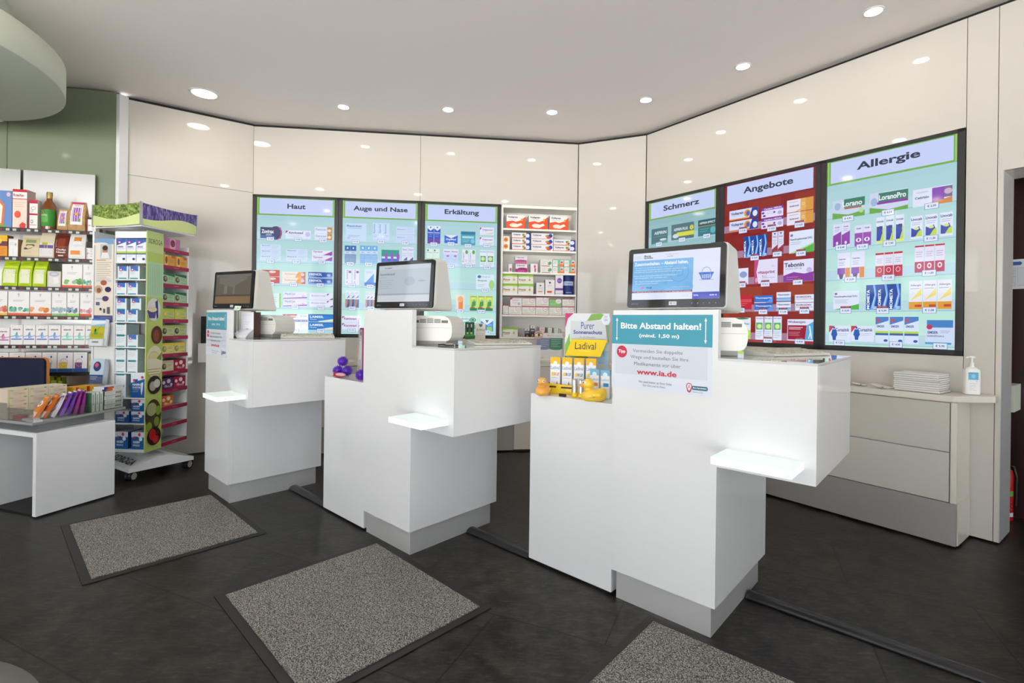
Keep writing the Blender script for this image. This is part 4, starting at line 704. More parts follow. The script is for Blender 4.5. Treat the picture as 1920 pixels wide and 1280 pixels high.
b = MB(); b.box(-.125, .125, -.035, .075, 0, .010, 'e8c93a'); b.yprism([(-.125, 0), (.125, 0), (.125, .028), (.06, .042), (-.125, .05)], -.037, -.035, 'ecc91f')
for x in (-.125, .123): b.xprism([(-.035, 0), (.075, 0), (.075, .06), (-.035, .045)], x, x+.002, 'e0bb1c')
b.face(-.125, .125, 0, .05, -.037, [('t', .55, .35, .22, 'f4e49a', 'TESTEN SIE UNS', .3), ('r', .3, .55, .55, .72, '3a3424'), ('r', .06, .6, .2, .76, '3a3424')]); b.build('tray', t)
HM = Matrix.Translation((.022, .078, .185)) @ Matrix.Rotation(radians(-14), 4, 'X')
b = MB(); b.yprism([(-.085, 0), (.102, 0), (.135, .09), (-.055, .09)], 0, .003, 'f0cf1e', HM); b.face(-.085, .135, 0, .09, 0, [('t', .48, .62, .42, '2a3450', 'Ladival', .50), ('r', .34, .3, .6, .32, 'f8e890')], M=HM); b.build('header', t)['label'] = 'slanted yellow header with dark lettering'
sun = lambda c: [('r', 0, .8, 1, 1, 'f2bc1e'), ('e', .5, .82, .2, .07, 'f2f2f4'), ('t', .5, .69, .1, '3a6ab4', 'Ladival', .86), ('e', .25, .5, .14, .055, 'f4cf3a'), ('b', .64, .5, .09, c, '30 LSF', .52), ('l', .12, .38, .8, 1, .06, .008, '8a9ab8'), ('p', [(.6, .22), (.72, .3), (.78, .2), (.68, .16)], '9a7fae'), ('l', .12, .26, .5, 3, .05, .008, 'a9b8cc')]
for i, (c, nm) in enumerate((('e0763a', 'with orange number, leftmost of the row'), ('2f5fb4', 'with blue number, second from the left'), ('2a6fc0', 'with blue number, third from the left'), ('6a9ad8', 'with pale blue number, rightmost of the front row'))):
    carton('sun_cream_carton', at(M, -.092+i*.062, .0, .0105), .052, .034, .170, 'eceef4', sun(c), 'white and yellow sun cream carton ' + nm, group='sun cream cartons in the yellow tray', side='e2e4ec', top='efb91c')
for i in range(4): carton('sun_cream_carton', at(M, -.092+i*.0605, .037, .0105), .052, .034, .160, 'eceef4', sun('2f5fb4'), 'sun cream carton in the back row of the yellow tray, %s' % ('leftmost', 'second from left', 'third from left', 'rightmost')[i], group='sun cream cartons in the yellow tray', side='e2e4ec', top='efb91c')
for i, (x, y, c) in enumerate(((.355, 2.40, 'e08a3a'), (.402, 2.372, '2f86c4'))):
    carton('kids_sun_cream_carton', fr(x, y, -.45, Z3), .044, .032, .135, 'e8ecf2', [('r', 0, .8, 1, 1, '6fb4dc'), ('e', .5, .84, .25, .08, 'e0ecf4'), ('t', .5, .66, .09, '7aa8cc', 'Ladival', .86), ('r', .3, .42, .9, .54, c), ('l', .1, .32, .8, 3, .08, .01, 'a9b8cc')], 'white carton with sky blue top beside the counter, %s of the two' % ('left', 'right')[i], group='blue-topped sun cream cartons', side='d8dde4', top='8cc4e4')
def can(x, y, z, label):
    M = fr(x, y, -.3, z); t = empty('spray_can', M, label, 'can', 'small silver cans')
    MB().lathe([(0, 0), (.0125, 0), (.0135, .002), (.0135, .022), (.0135, .022)], (0, 0, 0), _m['print_YEL'], 24).build('yellow_base', t)
    b = MB(); b.lathe([(.0137, .022), (.0137, .082), (.012, .086), (0, .087)], (0, 0, 0), ALU, 24)
    for i in range(5): b.face(-.004, .004, .03, .075, -.0139, [('l', 0, .1+i*.18, 1, 1, .1, .04, '5a6a8a')])
    b.build('can_body', t)
_m['print_YEL'] = paper('f0c81e')
can(.2625, 2.418, Z3+.0, 'small silver and yellow can in front of the sun cream tray, left of the pair'); can(.2905, 2.392, Z3, 'small silver and yellow can in front of the sun cream tray, right of the pair')
def duck(x, y, rz, s, label, col):
    M = fr(x, y, rz, Z3+.0005) @ Matrix.Scale(s, 4); t = empty('rubber_duck', M, label, 'rubber duck', 'yellow rubber ducks')
    b = MB(); prof = [(0, 0, 0), (.030, 0, 0), (.040, .006, 0), (.043, .018, 0), (.040, .030, .0), (.030, .042, -.002), (.016, .047, -.008), (0, .048, -.01)]
    n = 26; v = []
    for r, z, o in prof:
        for i in range(n):
            a = 2*pi*i/n; x_ = r*cos(a)*1.15; y_ = r*sin(a)*.85
            if cos(a) > .55: z_ = z + (cos(a)-.55)*r*.75*(z > .01); x_ += (cos(a)-.55)*r*.35
            else: z_ = z
            v.append((x_ - o*2, y_, z_))
    b.add(v, [(k*n+i, k*n+(i+1) % n, (k+1)*n+(i+1) % n, (k+1)*n+i) for k in range(len(prof)-1) for i in range(n)], col, True)
    for sg in (1, -1): b.ball((.008, sg*.032, .026), .02, col, 14, 8, sc=(1.1, .35, .6))
    b.face(-.03, .0, .014, .022, -.0372, [('t', .5, .5, .6, '6a4a20', 'Ladival', .9)]); b.build('body', t)
    b = MB(); b.ball((-.020, 0, .066), .0235, col, 22, 14); b.ball((-.019, 0, .048), .019, col, 16, 8); b.build('head', t)
    b = MB(); b.ball((-.044, 0, .062), .013, _m['print_BEAK'], 14, 8, sc=(1, .9, .4)); b.ball((-.042, 0, .058), .011, _m['print_BEAK'], 14, 8, sc=(1, .85, .35)); b.build('beak', t)
    b = MB()
    for sg in (1, -1): b.ball((-.036, sg*.0125, .073), .0068, 'f6f6f2', 12, 8); b.ball((-.0412, sg*.0145, .0735), .003, '1a1a20', 8, 6)
    b.build('eyes', t)
_m['print_BEAK'] = pbr('beak_orange', (.85, .38, .03), .3)
DUCK2 = pbr('rubber_orange_yellow', (.88, .42, .07), .3, coat=.2)
duck(.112, 2.458, 1.25, 1.0, 'orange-yellow rubber duck at the left corner of the sun cream pedestal, facing us', DUCK2)
duck(.335, 2.300, .06, 1.15, 'yellow rubber duck beside the nearest counter, turned sideways', DUCK)
MB().box(-.02, .02, -.002, .002, 0, .014, '2a2622').build('price_strip', M=fr(.205, 2.42, -.64, Z3), label='small black price strip on the sun cream pedestal edge', category='price strip')

# ------------------------------------------------------------------ floor mats, cable covers
def mat(M, w, l, label):
    t = empty('floor_mat', M, label, 'mat', 'grey speckled floor mats')
    b = MB(); b.prism([(0, 0), (w, 0), (w, l), (0, l)], .0005, .004, RUBBER); b.build('rubber_border', t, bevel=.001)
    b = MB(); n = 60; pts = []
    rnd = random.Random(5); m = .036
    for i in range(n): pts.append((m+(w-2*m)*i/n, m+rnd.uniform(-.001, .001)))
    for i in range(n): pts.append((w-m+rnd.uniform(-.001, .001), m+(l-2*m)*i/n))
    for i in range(n): pts.append((w-m-(w-2*m)*i/n, l-m+rnd.uniform(-.001, .001)))
    for i in range(n): pts.append((m+rnd.uniform(-.001, .001), l-m-(l-2*m)*i/n))
    b.prism(pts, .0042, .0085, PILE); b.build('pile', t)
mat(fr(-1.3136, 2.1600, -.7683), .9078, .7934, 'grey speckled floor mat in the middle foreground')
mat(fr(-1.9468, 2.2316, -.7494) @ Matrix.Translation((-.9333, 0, 0)), .9333, .7830, 'grey speckled floor mat farthest left, in front of the far left counter')
mat(fr(.543, 2.06, -.715) @ Matrix.Translation((0, -.79, 0)), .92, .79, 'grey speckled floor mat cut by the bottom edge, in front of the nearest counter')
def cover(M, L_, label):
    b = MB(); pr = [(-.036*cos(pi*i/8), .001 + .024*sin(pi*i/8)) for i in range(9)]
    b.xprism(pr, 0, L_, BLACK, M, smooth=True); b.build('cable_cover', label=label, category='cable cover', group='black half-round cable covers')
cover(at(CF[3], -.015, .435), 1.0, 'black half-round cable cover on the floor right of the nearest counter')
cover(at(CF[2], -.015, .435), .465, 'black half-round cable cover between the middle and the nearest counter')
cover(at(CF[1], -.015, .435), .51, 'black half-round cable cover between the far left and the middle counter')

# ------------------------------------------------------------------ sideboards along the walls
def isect(M1, M2, y1, y2):
    p = M1 @ Vector((0, y1, 0)); d = M1.to_3x3() @ Vector((1, 0, 0)); q = M2 @ Vector((0, y2, 0)); e = M2.to_3x3() @ Vector((1, 0, 0))
    t = ((q.x-p.x)*e.y - (q.y-p.y)*e.x) / (d.x*e.y - d.y*e.x); return p + d*t
cLC = isect(LF, CFm, -.325, -.30); cCR = isect(CFm, RF, -.30, -.287); g = .004
wLC = isect(LF, CFm, -g, -g); wCR = isect(CFm, RF, -g, -g)
A0 = LF @ Vector((.02, -.325, 0)); A1 = LF @ Vector((.02, -g, 0)); R1 = RF @ Vector((2.352, -.287, 0)); R2 = RF @ Vector((2.4885, -.095, 0)); R3 = RF @ Vector((2.4885, -g, 0))
poly = [A0, cLC, cCR, R1, R2, R3, wCR, wLC, A1]
MB().prism([(p.x, p.y) for p in poly][::1], .797, .831, WARMW).build('sideboard_worktop', bevel=.002, label='long cream worktop running along the back and right walls under the screens', category='worktop')
def unit(F, s0, s1, y, ncol, label, steel=STEELD, end=False):
    t = empty('drawer_cabinet', at(F, s0, 0), label, 'cabinet', 'low drawer cabinets under the wall worktop'); L_ = s1-s0; yy = -g-.002
    b = MB(); b.box(0, L_, y+.024, yy, .245, .795, WARMW)
    b.build('carcass', t)
    if end: MB().box(L_-.026, L_, y, y+.0235, .245, .795, WARMW).build('end_panel', t, bevel=.001); MB().box(L_-.004, L_+.004, y+.03, yy, .012, .245, WARMW).build('side_panel', t)
    cw = (L_-(.03 if end else 0))/ncol
    for i in range(ncol):
        for z0, z1 in ((.247, .518), (.523, .791)): MB().box(i*cw+.002, (i+1)*cw-.002, y+.003, y+.0225, z0, z1, GREYW).build('drawer', t, bevel=.0012)
    b = MB(); b.box(0, L_-(.0 if end else 0), y+.002, y+.024, .014, .243, steel); b.box(.02, L_-.02, y+.03, yy-.05, 0, .2, DARK); b.build('plinth', t)
unit(RF, .30, 1.33, -.283, 1, 'cream drawer cabinet on the right wall, partly hidden behind the nearest counter')
unit(RF, 1.333, 2.367, -.283, 1, 'cream two-drawer cabinet on the right wall, under the stack of booklets', end=True)
unit(LF, .35, 1.38, -.32, 1, 'cream drawer cabinet on the back wall, behind the far left counter')
unit(LF, 1.383, 2.45, -.32, 1, 'cream drawer cabinet on the back wall, behind the middle counter')
q0, q1 = CFm.inverted() @ cLC, CFm.inverted() @ cCR
b = MB(); b.box(q0.x+.012, q1.x-.012, -.295, -.25, .02, .794, WARMW, CFm); b.box(q0.x+.05, q1.x-.05, -.28, -.23, 0, .02, DARK, CFm)
for F_, a_, y_, e_ in ((LF, 2.4535, -.32, (LF.inverted() @ cLC).x-.012), (RF, (RF.inverted() @ cCR).x+.012, -.283, .297)): b.box(a_, e_, y_+.004, y_+.045, .02, .794, WARMW, F_); b.box(a_, e_, y_+.02, y_+.06, 0, .02, DARK, F_)
b.build('corner_cabinet', label='cream corner cabinet under the worktop between back and right wall', category='cabinet')
# things on the right worktop
W0 = .832
def book(F, x, y, z, rz, w, d, h, label, grp='white booklets stacked on the right worktop'):
    M = at(F, x, y, z, rz); b = MB(); b.box(-w/2, w/2, 0, d, .0012, h-.0012, BOOKP); b.box(-w/2-.001, w/2+.001, -.001, d+.001, 0, .0011, '4a4644'); b.box(-w/2-.001, w/2+.001, -.001, d+.001, h-.0011, h, 'e8e8ec')
    b.box(-w/2-.0015, -w/2, -.001, d+.001, 0, h, 'e4e2e0'); return b.build('booklet', M=M, label=label, category='booklet', group=grp)
hs = [.012, .011, .012, .011, .012, .010, .012, .012, .010]; z = W0; rnd = random.Random(2)
nm = ['bottom', 'second from the bottom', 'third from the bottom', 'fourth from the bottom', 'middle', 'fourth from the top', 'third from the top', 'second from the top', 'topmost']
for i, h in enumerate(hs): book(RF, 2.172+rnd.uniform(-.003, .003), -.238+rnd.uniform(-.004, .004), z, -.05+rnd.uniform(-.02, .02), .215, .165, h, 'white booklet in the stack on the right worktop, ' + nm[i]); z += h+.0006
z = W0
for i in range(10): book(RF, 1.63, -.235, z, .02, .20, .16, .0105, 'white booklet in the half-hidden stack behind the nearest counter, %s' % (['bottom'] + ['layer ' + x for x in ('two', 'three', 'four', 'five', 'six', 'seven', 'eight', 'nine')] + ['topmost'])[i], 'white booklets in the half-hidden stack'); z += .0111
def leaf(x, y, rz, w, d, lift, label):
    b = MB(); n = 6; v = []
    for i in range(n+1): u = i/n; v += [(-w/2+w*u, 0, .001+lift*(1-u)**2), (-w/2+w*u, d, .001+lift*(1-u)**2*.6)]
    b.add(v, [(2*i, 2*i+2, 2*i+3, 2*i+1) for i in range(n)], 'e8e4de'); b.add([(p[0], p[1], p[2]+.0008) for p in v], [(2*i, 2*i+2, 2*i+3, 2*i+1) for i in range(n)], 'ece8e4')
    b.box(w*.1, w*.18, .02, .03, .003, .007, '5a4a3a'); b.build('loose_leaflet', M=at(RF, x, y, W0, rz), label=label, category='leaflet', group='loose leaflets on the right worktop')
leaf(1.985, -.235, -.03, .10, .13, .022, 'curled white leaflet just left of the booklet stack'); leaf(1.865, -.20, .2, .08, .10, .014, 'curled white leaflet farther left on the right worktop')
M = at(RF, 2.402, -.115, W0, .62); t = empty('hand_sanitizer', M, 'white pump bottle with a blue label at the end of the right worktop', 'pump bottle')
PB = pbr('bottle_white_translucent', (.82, .82, .80), .3)
b = MB(); b.prism([(p[0], p[1]+.024) for p in rounded(.072, .044, .014)], 0, .142, PB); b.lathe([(.03, .142), (.024, .150), (.013, .153), (.013, .158)], (0, .024, 0), PB, 20, sx=1.0, sy=.7); b.build('bottle', t, bevel=.004)
b = MB(); b.box(-.026, .022, .0012, .0016, .012, .128, 'e9e9ec'); b.face(-.026, .022, .012, .128, .0012, [('r', .02, .62, .98, .98, '62b4d6'), ('e', .5, .8, .2, .1, '8cc8e2'), ('t', .3, .93, .03, '2a4a6c', 'Sterillium', .5), ('t', .8, .56, .04, 'c03a4a', 'GEL', .2), ('l', .1, .44, .8, 5, .08, .012, 'b4aeb0')]); b.build('front_label', t)
b = MB(); b.cyl((0, .024, .158), .012, .022, PB, 20); b.cyl((0, .024, .18), .004, .028, PB, 12); b.lathe([(0, .205), (.014, .205), (.016, .209), (.010, .216), (0, .217)], (0, .024, 0), PB, 18); b.tube([(0, .024, .208), (-.02, .018, .209), (-.030, .014, .204)], .005, PB, 8); b.build('pump', t)
# right-hand passage
M = at(RF, 2.452, .655, 1.46); b = MB(); b.box(-.045, .048, -.002, 0, 0, .19, 'cfd2da'); b.face(-.045, .048, 0, .19, -.002, [('p', [(.02, .80), (.7, .80), (.78, .86), (.7, .92), (.02, .92)], '3a5f9c'), ('r', .1, .1, .46, .72, 'b0b4c0'), ('r', .12, .12, .44, .7, 'c6cad4'), ('r', .54, .1, .9, .72, 'b0b4c0'), ('r', .56, .12, .88, .7, 'c6cad4'), ('l', .15, .62, .42, 5, .1, .012, '8a90a0')]); b.build('wall_notice', M=M, label='white paper notice with a blue arrow on the dark brown door at the right edge', category='notice')
MB().box(-.16, .018, -.20, 0, 0, .165, DISC).build('wall_box', M=at(RF, 2.462, .655, .69), bevel=.002, label='pale green box mounted at the dark passage, right edge', category='wall box')
M = at(RF, 2.42, .545, 0); t = empty('fire_extinguisher', M, 'red fire extinguisher on the floor behind the right pillar', 'fire extinguisher')
b = MB(); b.lathe([(0, 0), (.045, 0), (.05, .008), (.05, .285), (.042, .315), (.02, .33), (0, .332)], (0, 0, 0), RED, 28); b.build('cylinder', t)
b = MB()
def cylF(x, z, k, r=.0502, a0=-2.8, a1=-.2, z0=.02, z1=.27): a = a0+(a1-a0)*x; return ((r+.0002*k)*cos(a), (r+.0002*k)*sin(a), z0+(z1-z0)*z)
b.art(cylF, [('r', 0, .55, 1, .68, '5faa3a'), ('r', 0, .04, 1, .14, 'd8d8dc'), ('t', .5, .82, .1, 'f0e8e8', 'Gruppe', .5), ('l', .1, .5, .9, 3, .05, .008, 'e8d8d8'), ('l', .3, .3, .9, 3, .04, .008, 'e8d8d8')], .13, .25, seg=10); b.build('label_band', t)
b = MB(); b.cyl((0, 0, .33), .012, .03, BLACK, 14); b.box(-.06, .01, -.01, .01, .355, .365, BLACK); b.box(-.07, .01, -.009, .009, .375, .383, RED); b.tube([(.01, 0, .35), (.05, 0, .34), (.062, 0, .28), (.06, 0, .1)], .007, BLACK, 8); b.build('valve_and_hose', t)

# ------------------------------------------------------------------ niche shelf in the back wall
NM = at(LF, 0, 0); t = empty('niche_shelf', NM, 'white built-in niche shelf full of medicine cartons, right end of the back wall', 'shelf')
b = MB(); b.box(2.340, 3.102, .245, .260, 1.044, 2.374, NWHITE); b.box(2.340, 2.353, 0, .245, 1.044, 2.374, NWHITE); b.box(3.096, 3.102, 0, .245, 1.044, 2.374, NWHITE); b.box(2.353, 3.096, 0, .245, 2.345, 2.374, NWHITE); b.box(2.353, 3.096, 0, .245, 1.044, 1.060, NWHITE)
b.build('case', t)
NZ = (1.266, 1.476, 1.692, 1.915, 2.128)
for z in NZ: MB().box(2.353, 3.096, .012, .245, z-.002, z+.016, NWHITE).build('shelf_board', t)
NIP = {
'a': ('f0eeee', [('r', 0, 0, 1, .5, 'e8562e'), ('p', [(.5, .5), (.75, .62), (1, .9), (1, .4), (.5, .4)], 'e8562e'), ('p', [(.0, .5), (.5, .5), (.3, .58)], 'e8562e'), ('e', .38, .25, .22, .14, 'f4dcc8'), ('p', [(.3, .2), (.75, .42), (.85, .3), (.55, .1), (.25, .12)], 'f6e8dc'), ('b', .33, .84, .14, '2f3050', 'Voltaren', .52), ('t', .34, .68, .05, 'd84a5a', 'Wirkstoff-Pflaster', .42), ('e', .8, .66, .05, .1, 'e0b040')]),
'dot': ('f2efe8', [('e', .45, .5, .32, .36, 'e88a2e'), ('r', .25, .42, .65, .54, 'c23a2a')]),
'vt': ('ecebf2', [('r', 0, 0, 1, .14, 'e07a4a'), ('r', .78, 0, 1, 1, '2c3f98'), ('e', .86, .5, .1, .34, 'dfe4f8'), ('p', [(.5, 0), (.72, 0), (.6, .3)], 'e88a3a'), ('e', .66, .5, .07, .36, 'ecaa3a'), ('e', .6, .62, .04, .2, '3a9a5a'), ('e', .7, .35, .05, .2, '4a6ac0'), ('b', .26, .66, .28, '2c3060', 'Voltaren', .42), ('t', .2, .38, .1, '7a7fa0', 'Schmerzgel', .28)]),
'vt2': ('ecebf2', [('r', 0, 0, 1, .12, 'e8a08a'), ('r', .7, 0, .94, 1, 'dfe4f8'), ('e', .88, .6, .09, .34, '2c3fa0'), ('e', .76, .45, .07, .3, '3a9a6a'), ('e', .7, .55, .05, .2, 'e8803a'), ('e', .8, .25, .1, .18, 'd8503a'), ('b', .26, .66, .28, '2c3060', 'Voltaren', .4), ('t', .2, .38, .1, '7a7fa0', 'Schmerzgel forte', .3)]),
'bt': ('e8e4e6', [('e', .6, .3, .3, .22, 'b8607a'), ('l', .2, .85, .8, 2, .1, .02, '9a94a0')]),
'tb': ('ebe4ea', [('r', 0, 0, 1, .45, 'c86a9c'), ('e', .5, .42, .5, .14, 'b05088'), ('b', .42, .82, .15, '4a4858', 'Tebonin', .7)]),
'tb2': ('ebe4ea', [('r', 0, 0, 1, .42, 'b4287c'), ('e', .6, .45, .4, .12, '9a1f6a'), ('b', .45, .82, .15, '4a4858', 'Tebonin', .7), ('l', .2, .2, .8, 2, .1, .02, 'e0a8c8')]),
'pk': ('ece8ec', [('r', .55, .1, .75, .5, 'c82f78'), ('e', .6, .7, .14, .18, 'd84a88'), ('l', .1, .5, .4, 3, .12, .015, 'a8a0b0')]),
'hb': ('ecebe8', [('p', [(.6, .3), (.8, .8), (.95, .6), (.9, .3), (.75, .2)], '5fa078'), ('p', [(.7, .5), (.55, .7), (.75, .6)], '4a8a60'), ('l', .08, .7, .5, 3, .18, .03, 'a8a8b0'), ('r', .1, 0, .8, .1, 'b04a4a')]),
'go': ('eceae6', [('r', .44, 0, 1, .24, 'e88040'), ('r', .44, .24, .7, 1, '7cc0a0'), ('r', 0, .9, 1, 1, '8cc0a8'), ('e', .82, .6, .1, .16, 'd84a4a'), ('r', .7, .24, 1, .4, 'f0a868'), ('l', .08, .6, .36, 2, .2, .04, '8a8a98')]),
'pr': ('f0ede4', [('r', 0, .78, 1, 1, '8cc23a'), ('p', [(0, .7), (.5, .8), (1, .72), (1, .85), (0, .85)], 'a8d060'), ('b', .28, .42, .2, '5a4a4c', 'Priorin', .44), ('r', .08, .24, .45, .28, 'e8903a'), ('r', .74, .45, .76, .8, 'a8b03a'), ('e', .75, .42, .07, .1, 'c2b83a'), ('l', .55, .3, .95, 2, .1, .02, 'd8d4c0')]),
'wo': ('ebe9e9', [('e', .5, .75, .12, .06, '5a4a50'), ('r', .2, .18, .75, .27, 'e8a060'), ('l', .2, .55, .8, 2, .08, .012, 'b0a8b0')]),
'wo2': ('eceaea', [('e', .48, .8, .1, .07, '5a4040'), ('r', .2, .12, .7, .24, 'd85a48'), ('r', .2, .1, .7, .12, 'e8a060'), ('l', .2, .62, .7, 2, .07, .012, 'a8a8b8')]),
'pu': ('eae8f0', [('r', 0, .22, 1, .3, '7a4aa8'), ('r', 0, .3, 1, .34, '9a70c0'), ('e', .52, .72, .32, .14, '7a4aac'), ('t', .52, .72, .07, 'e8e0f4', 'Shine', .4), ('r', 0, .04, 1, .06, '9a80c0')]),
'om': ('efecea', [('r', 0, .93, 1, 1, 'c8345c'), ('r', 0, 0, 1, .05, 'c8345c'), ('o', .74, .72, .2, .3, 'c87a8c', .12), ('t', .76, .7, .1, '8a4a5c', 'omni', .2), ('l', .08, .62, .45, 3, .16, .025, 'a8b0a0'), ('p', [(.05, .1), (.9, .2), (.9, .3), (.05, .18)], 'c8dcb0')]),
'omt': ('efecee', [('p', [(0, 1), (.3, 1), (0, .7)], 'c8345c'), ('r', .05, .95, 1, 1, 'c8345c'), ('e', .75, .3, .12, .16, 'b8c8b0'), ('t', .45, .7, .1, 'a86a80', 'Probiotik', .6), ('l', .2, .45, .6, 2, .12, .02, 'b0a8b0')]),
'omg': ('8cc880', [('r', 0, .93, 1, 1, 'c8345c'), ('e', .76, .72, .24, .3, 'f0eeee'), ('t', .76, .7, .1, '8a4a5c', 'omni', .2), ('l', .08, .4, .6, 2, .14, .03, 'd0ecc8')]),
'bk': ('2c2e36', [('r', 0, .72, 1, 1, 'e4e2e0'), ('e', .5, .84, .12, .07, '6a6a70'), ('r', .1, .5, .9, .62, 'b8b8c8'), ('p', [(.2, .05), (.8, .05), (.6, .3), (.4, .2)], 'd87a4a'), ('l', .15, .45, .85, 2, .1, .03, '8a8ca0')]),
'rd': ('8a2038', [('r', .12, .55, .88, 1, 'e8dcd8'), ('p', [(.12, .55), (.88, .55), (.7, .42), (.3, .42)], 'e8dcd8'), ('l', .3, .8, .7, 2, .1, .02, 'a8788a'), ('r', .2, .3, .8, .38, 'd89aa8')]),
'gn': ('6a8a78', [('r', .12, .55, .88, 1, 'e4e6e0'), ('p', [(.12, .55), (.88, .55), (.7, .42), (.3, .42)], 'e4e6e0'), ('l', .3, .8, .7, 2, .1, .02, '8a9a90'), ('r', .2, .3, .8, .38, 'c0d0c4')]),
}
ND = {
'a': ['white and orange plaster carton on the top niche board, '+q for q in ('left of three', 'middle of three', 'right of three')],
'dot': ['small white carton with an orange dot, upper of the two by the niche edge', 'small white carton with an orange dot, lower of the two by the niche edge'],
'vt': ['gel carton with blue figure, second niche board, left column, '+q for q in ('top', 'middle', 'bottom')] + ['gel carton with blue figure, second niche board, right column, '+q for q in ('top', 'bottom')],
'vt2': ['longer white gel carton, second niche board, middle column, '+q for q in ('top', 'middle', 'bottom')],
'bt': ['narrow white carton with a dull pink dot, leftmost on the third niche board'], 'tb': ['white and pale magenta carton lying on top of its darker twin, third niche board'], 'tb2': ['white and deep magenta carton under its paler twin, third niche board'],
'pk': ['small white carton with a pink brush, third niche board'], 'hb': ['white carton with a green leaf, third niche board, upper', 'white carton with a green leaf, third niche board, lower'],
'go': ['green, white and orange carton, third niche board, '+q for q in ('upper left', 'upper right', 'lower left', 'lower right')],
'pr': ['white and lime hair capsule carton, fourth niche board, '+q for q in ('upper left', 'upper right', 'lower left', 'lower right')] + ['single white and lime capsule carton on the bottom niche board'],
'wo': ['narrow white carton with orange stripe, fourth niche board'], 'wo2': ['taller white carton with red stripe, fourth niche board'], 'pu': ['white carton with a purple disc, beside the blue tin on the fourth niche board'],
'om': ['white carton with red edges, fifth niche board, lower row, '+q for q in ('narrow left end one', 'second from left', 'third from left', 'fourth from left', 'fifth from left', 'right end')] + ['white carton with thin red edges, fifth niche board, upper row, '+q for q in ('second from left', 'third from left', 'right end')],
'omt': ['white carton with a red corner, fifth niche board, upper row, left end'], 'omg': ['light green carton in the upper row of the fifth niche board'],
'bk': ['short black and white carton on the bottom niche board', 'tall slim black and white carton on the bottom niche board'], 'rd': ['dark red and white carton on the bottom niche board'],
'gn': ['sage green and white carton on the bottom niche board, left', 'sage green and white carton on the bottom niche board, right'],
}
NICHE = [('a',2.388,2.581,2.151,2.290),('a',2.613,2.807,2.145,2.289),('a',2.826,3.020,2.147,2.292),('dot',2.355,2.423,2.006,2.075),('dot',2.355,2.424,1.935,2.003),('vt',2.446,2.631,2.055,2.115),('vt',2.447,2.632,1.994,2.054),('vt',2.448,2.633,1.934,1.993),('vt2',2.640,2.864,2.055,2.115),('vt2',2.640,2.865,1.996,2.055),('vt2',2.641,2.866,1.936,1.996),('vt',2.869,3.093,1.993,2.053),('vt',2.870,3.094,1.933,1.993),('bt',2.413,2.452,1.714,1.797),('tb',2.480,2.600,1.797,1.876),('tb2',2.485,2.605,1.712,1.797),('pk',2.638,2.712,1.711,1.803),('hb',2.735,2.859,1.782,1.850),('hb',2.737,2.861,1.714,1.782),('go',2.863,2.977,1.784,1.855),('go',2.980,3.093,1.787,1.858),('go',2.863,2.978,1.711,1.782),('go',2.981,3.094,1.714,1.785),('pr',2.357,2.509,1.596,1.698),('pr',2.513,2.669,1.599,1.702),('pr',2.358,2.510,1.491,1.593),('pr',2.514,2.670,1.494,1.597),('wo',2.698,2.781,1.493,1.611),('wo2',2.789,2.888,1.495,1.645),('pu',2.893,2.973,1.494,1.692),('om',2.361,2.419,1.284,1.380),('om',2.421,2.555,1.283,1.368),('om',2.557,2.692,1.285,1.371),('om',2.694,2.829,1.287,1.373),('om',2.831,2.963,1.289,1.375),('om',2.966,3.093,1.284,1.375),('omt',2.436,2.554,1.368,1.458),('om',2.556,2.693,1.371,1.460),('om',2.697,2.829,1.373,1.473),('omg',2.832,2.959,1.375,1.456),('om',2.966,3.093,1.378,1.458),('pr',2.360,2.516,1.064,1.161),('bk',2.586,2.637,1.063,1.149),('bk',2.644,2.686,1.064,1.184),('rd',2.724,2.801,1.068,1.169),('gn',2.815,2.871,1.068,1.166),('gn',2.877,2.937,1.069,1.160)]
bases = [1.0605] + [z+.0165 for z in NZ]; cnt = {}; level = {}
rowof = lambda z: max(i for i, q in enumerate(bases) if q <= z+.02)
rows_ = {}
for it in NICHE: rows_.setdefault((rowof(it[3])), []).append(it)
placed = []
for it in sorted(NICHE, key=lambda q: q[3]):
    k, x0, x1, z0, z1 = it; r = rowof(z0); below = [p for p in placed if p[0] == r and p[1] < x1-.02 and p[2] > x0+.02 and p[3] < z0+.03]
    zb = max([p[3] for p in below], default=bases[r]-.0005) + .0008
    lim = ([z-.0035 for z in NZ]+[2.343])[r]; hh_ = min(z1-z0-.002, lim-zb); placed.append((r, x0, x1, zb+hh_, it, zb, hh_))
zof = {id(p[4]): (p[5], p[6]) for p in placed}
for it in NICHE:
    k, x0, x1, z0, z1 = it; i = cnt.get(k, 0); cnt[k] = i+1; c, els = NIP[k]
    carton('medicine_carton', at(LF, (x0+x1)/2, .03 + (.012 if k == 'pk' else 0), zof[id(it)][0]), x1-x0-.002, .09, zof[id(it)][1], c, els, ND[k][i], group='medicine cartons in the wall niche', side='d8d4d2', top='e0dcd8')
M = at(LF, 3.034, .09, bases[2]); t = empty('powder_tin', M, 'dark blue cylindrical tin at the right end of the fourth niche board', 'tin')
b = MB(); b.cyl((0, 0, 0), .057, .19, '1f2f78', 30)
def cyn(r, a0=-2.9, a1=-.24): return lambda x, z, k: ((r+.0002*k)*cos(a0+(a1-a0)*x), (r+.0002*k)*sin(a0+(a1-a0)*x), .19*z)
b.art(cyn(.0572), [('r', 0, .5, 1, .72, 'b8c4e0'), ('t', .5, .62, .1, '2a3a80', 'Eiweiß', .4), ('r', .3, .1, .7, .14, '8a9ad0'), ('l', .2, .4, .8, 3, .1, .02, '6a7cc0')], .15, .19, seg=10); b.build('can_body', t)
MB().cyl((0, 0, .1905), .058, .006, '26388c', 30).build('lid', t)
M = at(LF, 2.986, .07, bases[0]); t = empty('cream_jar', M, 'small beige glass jar on the bottom niche board', 'jar')
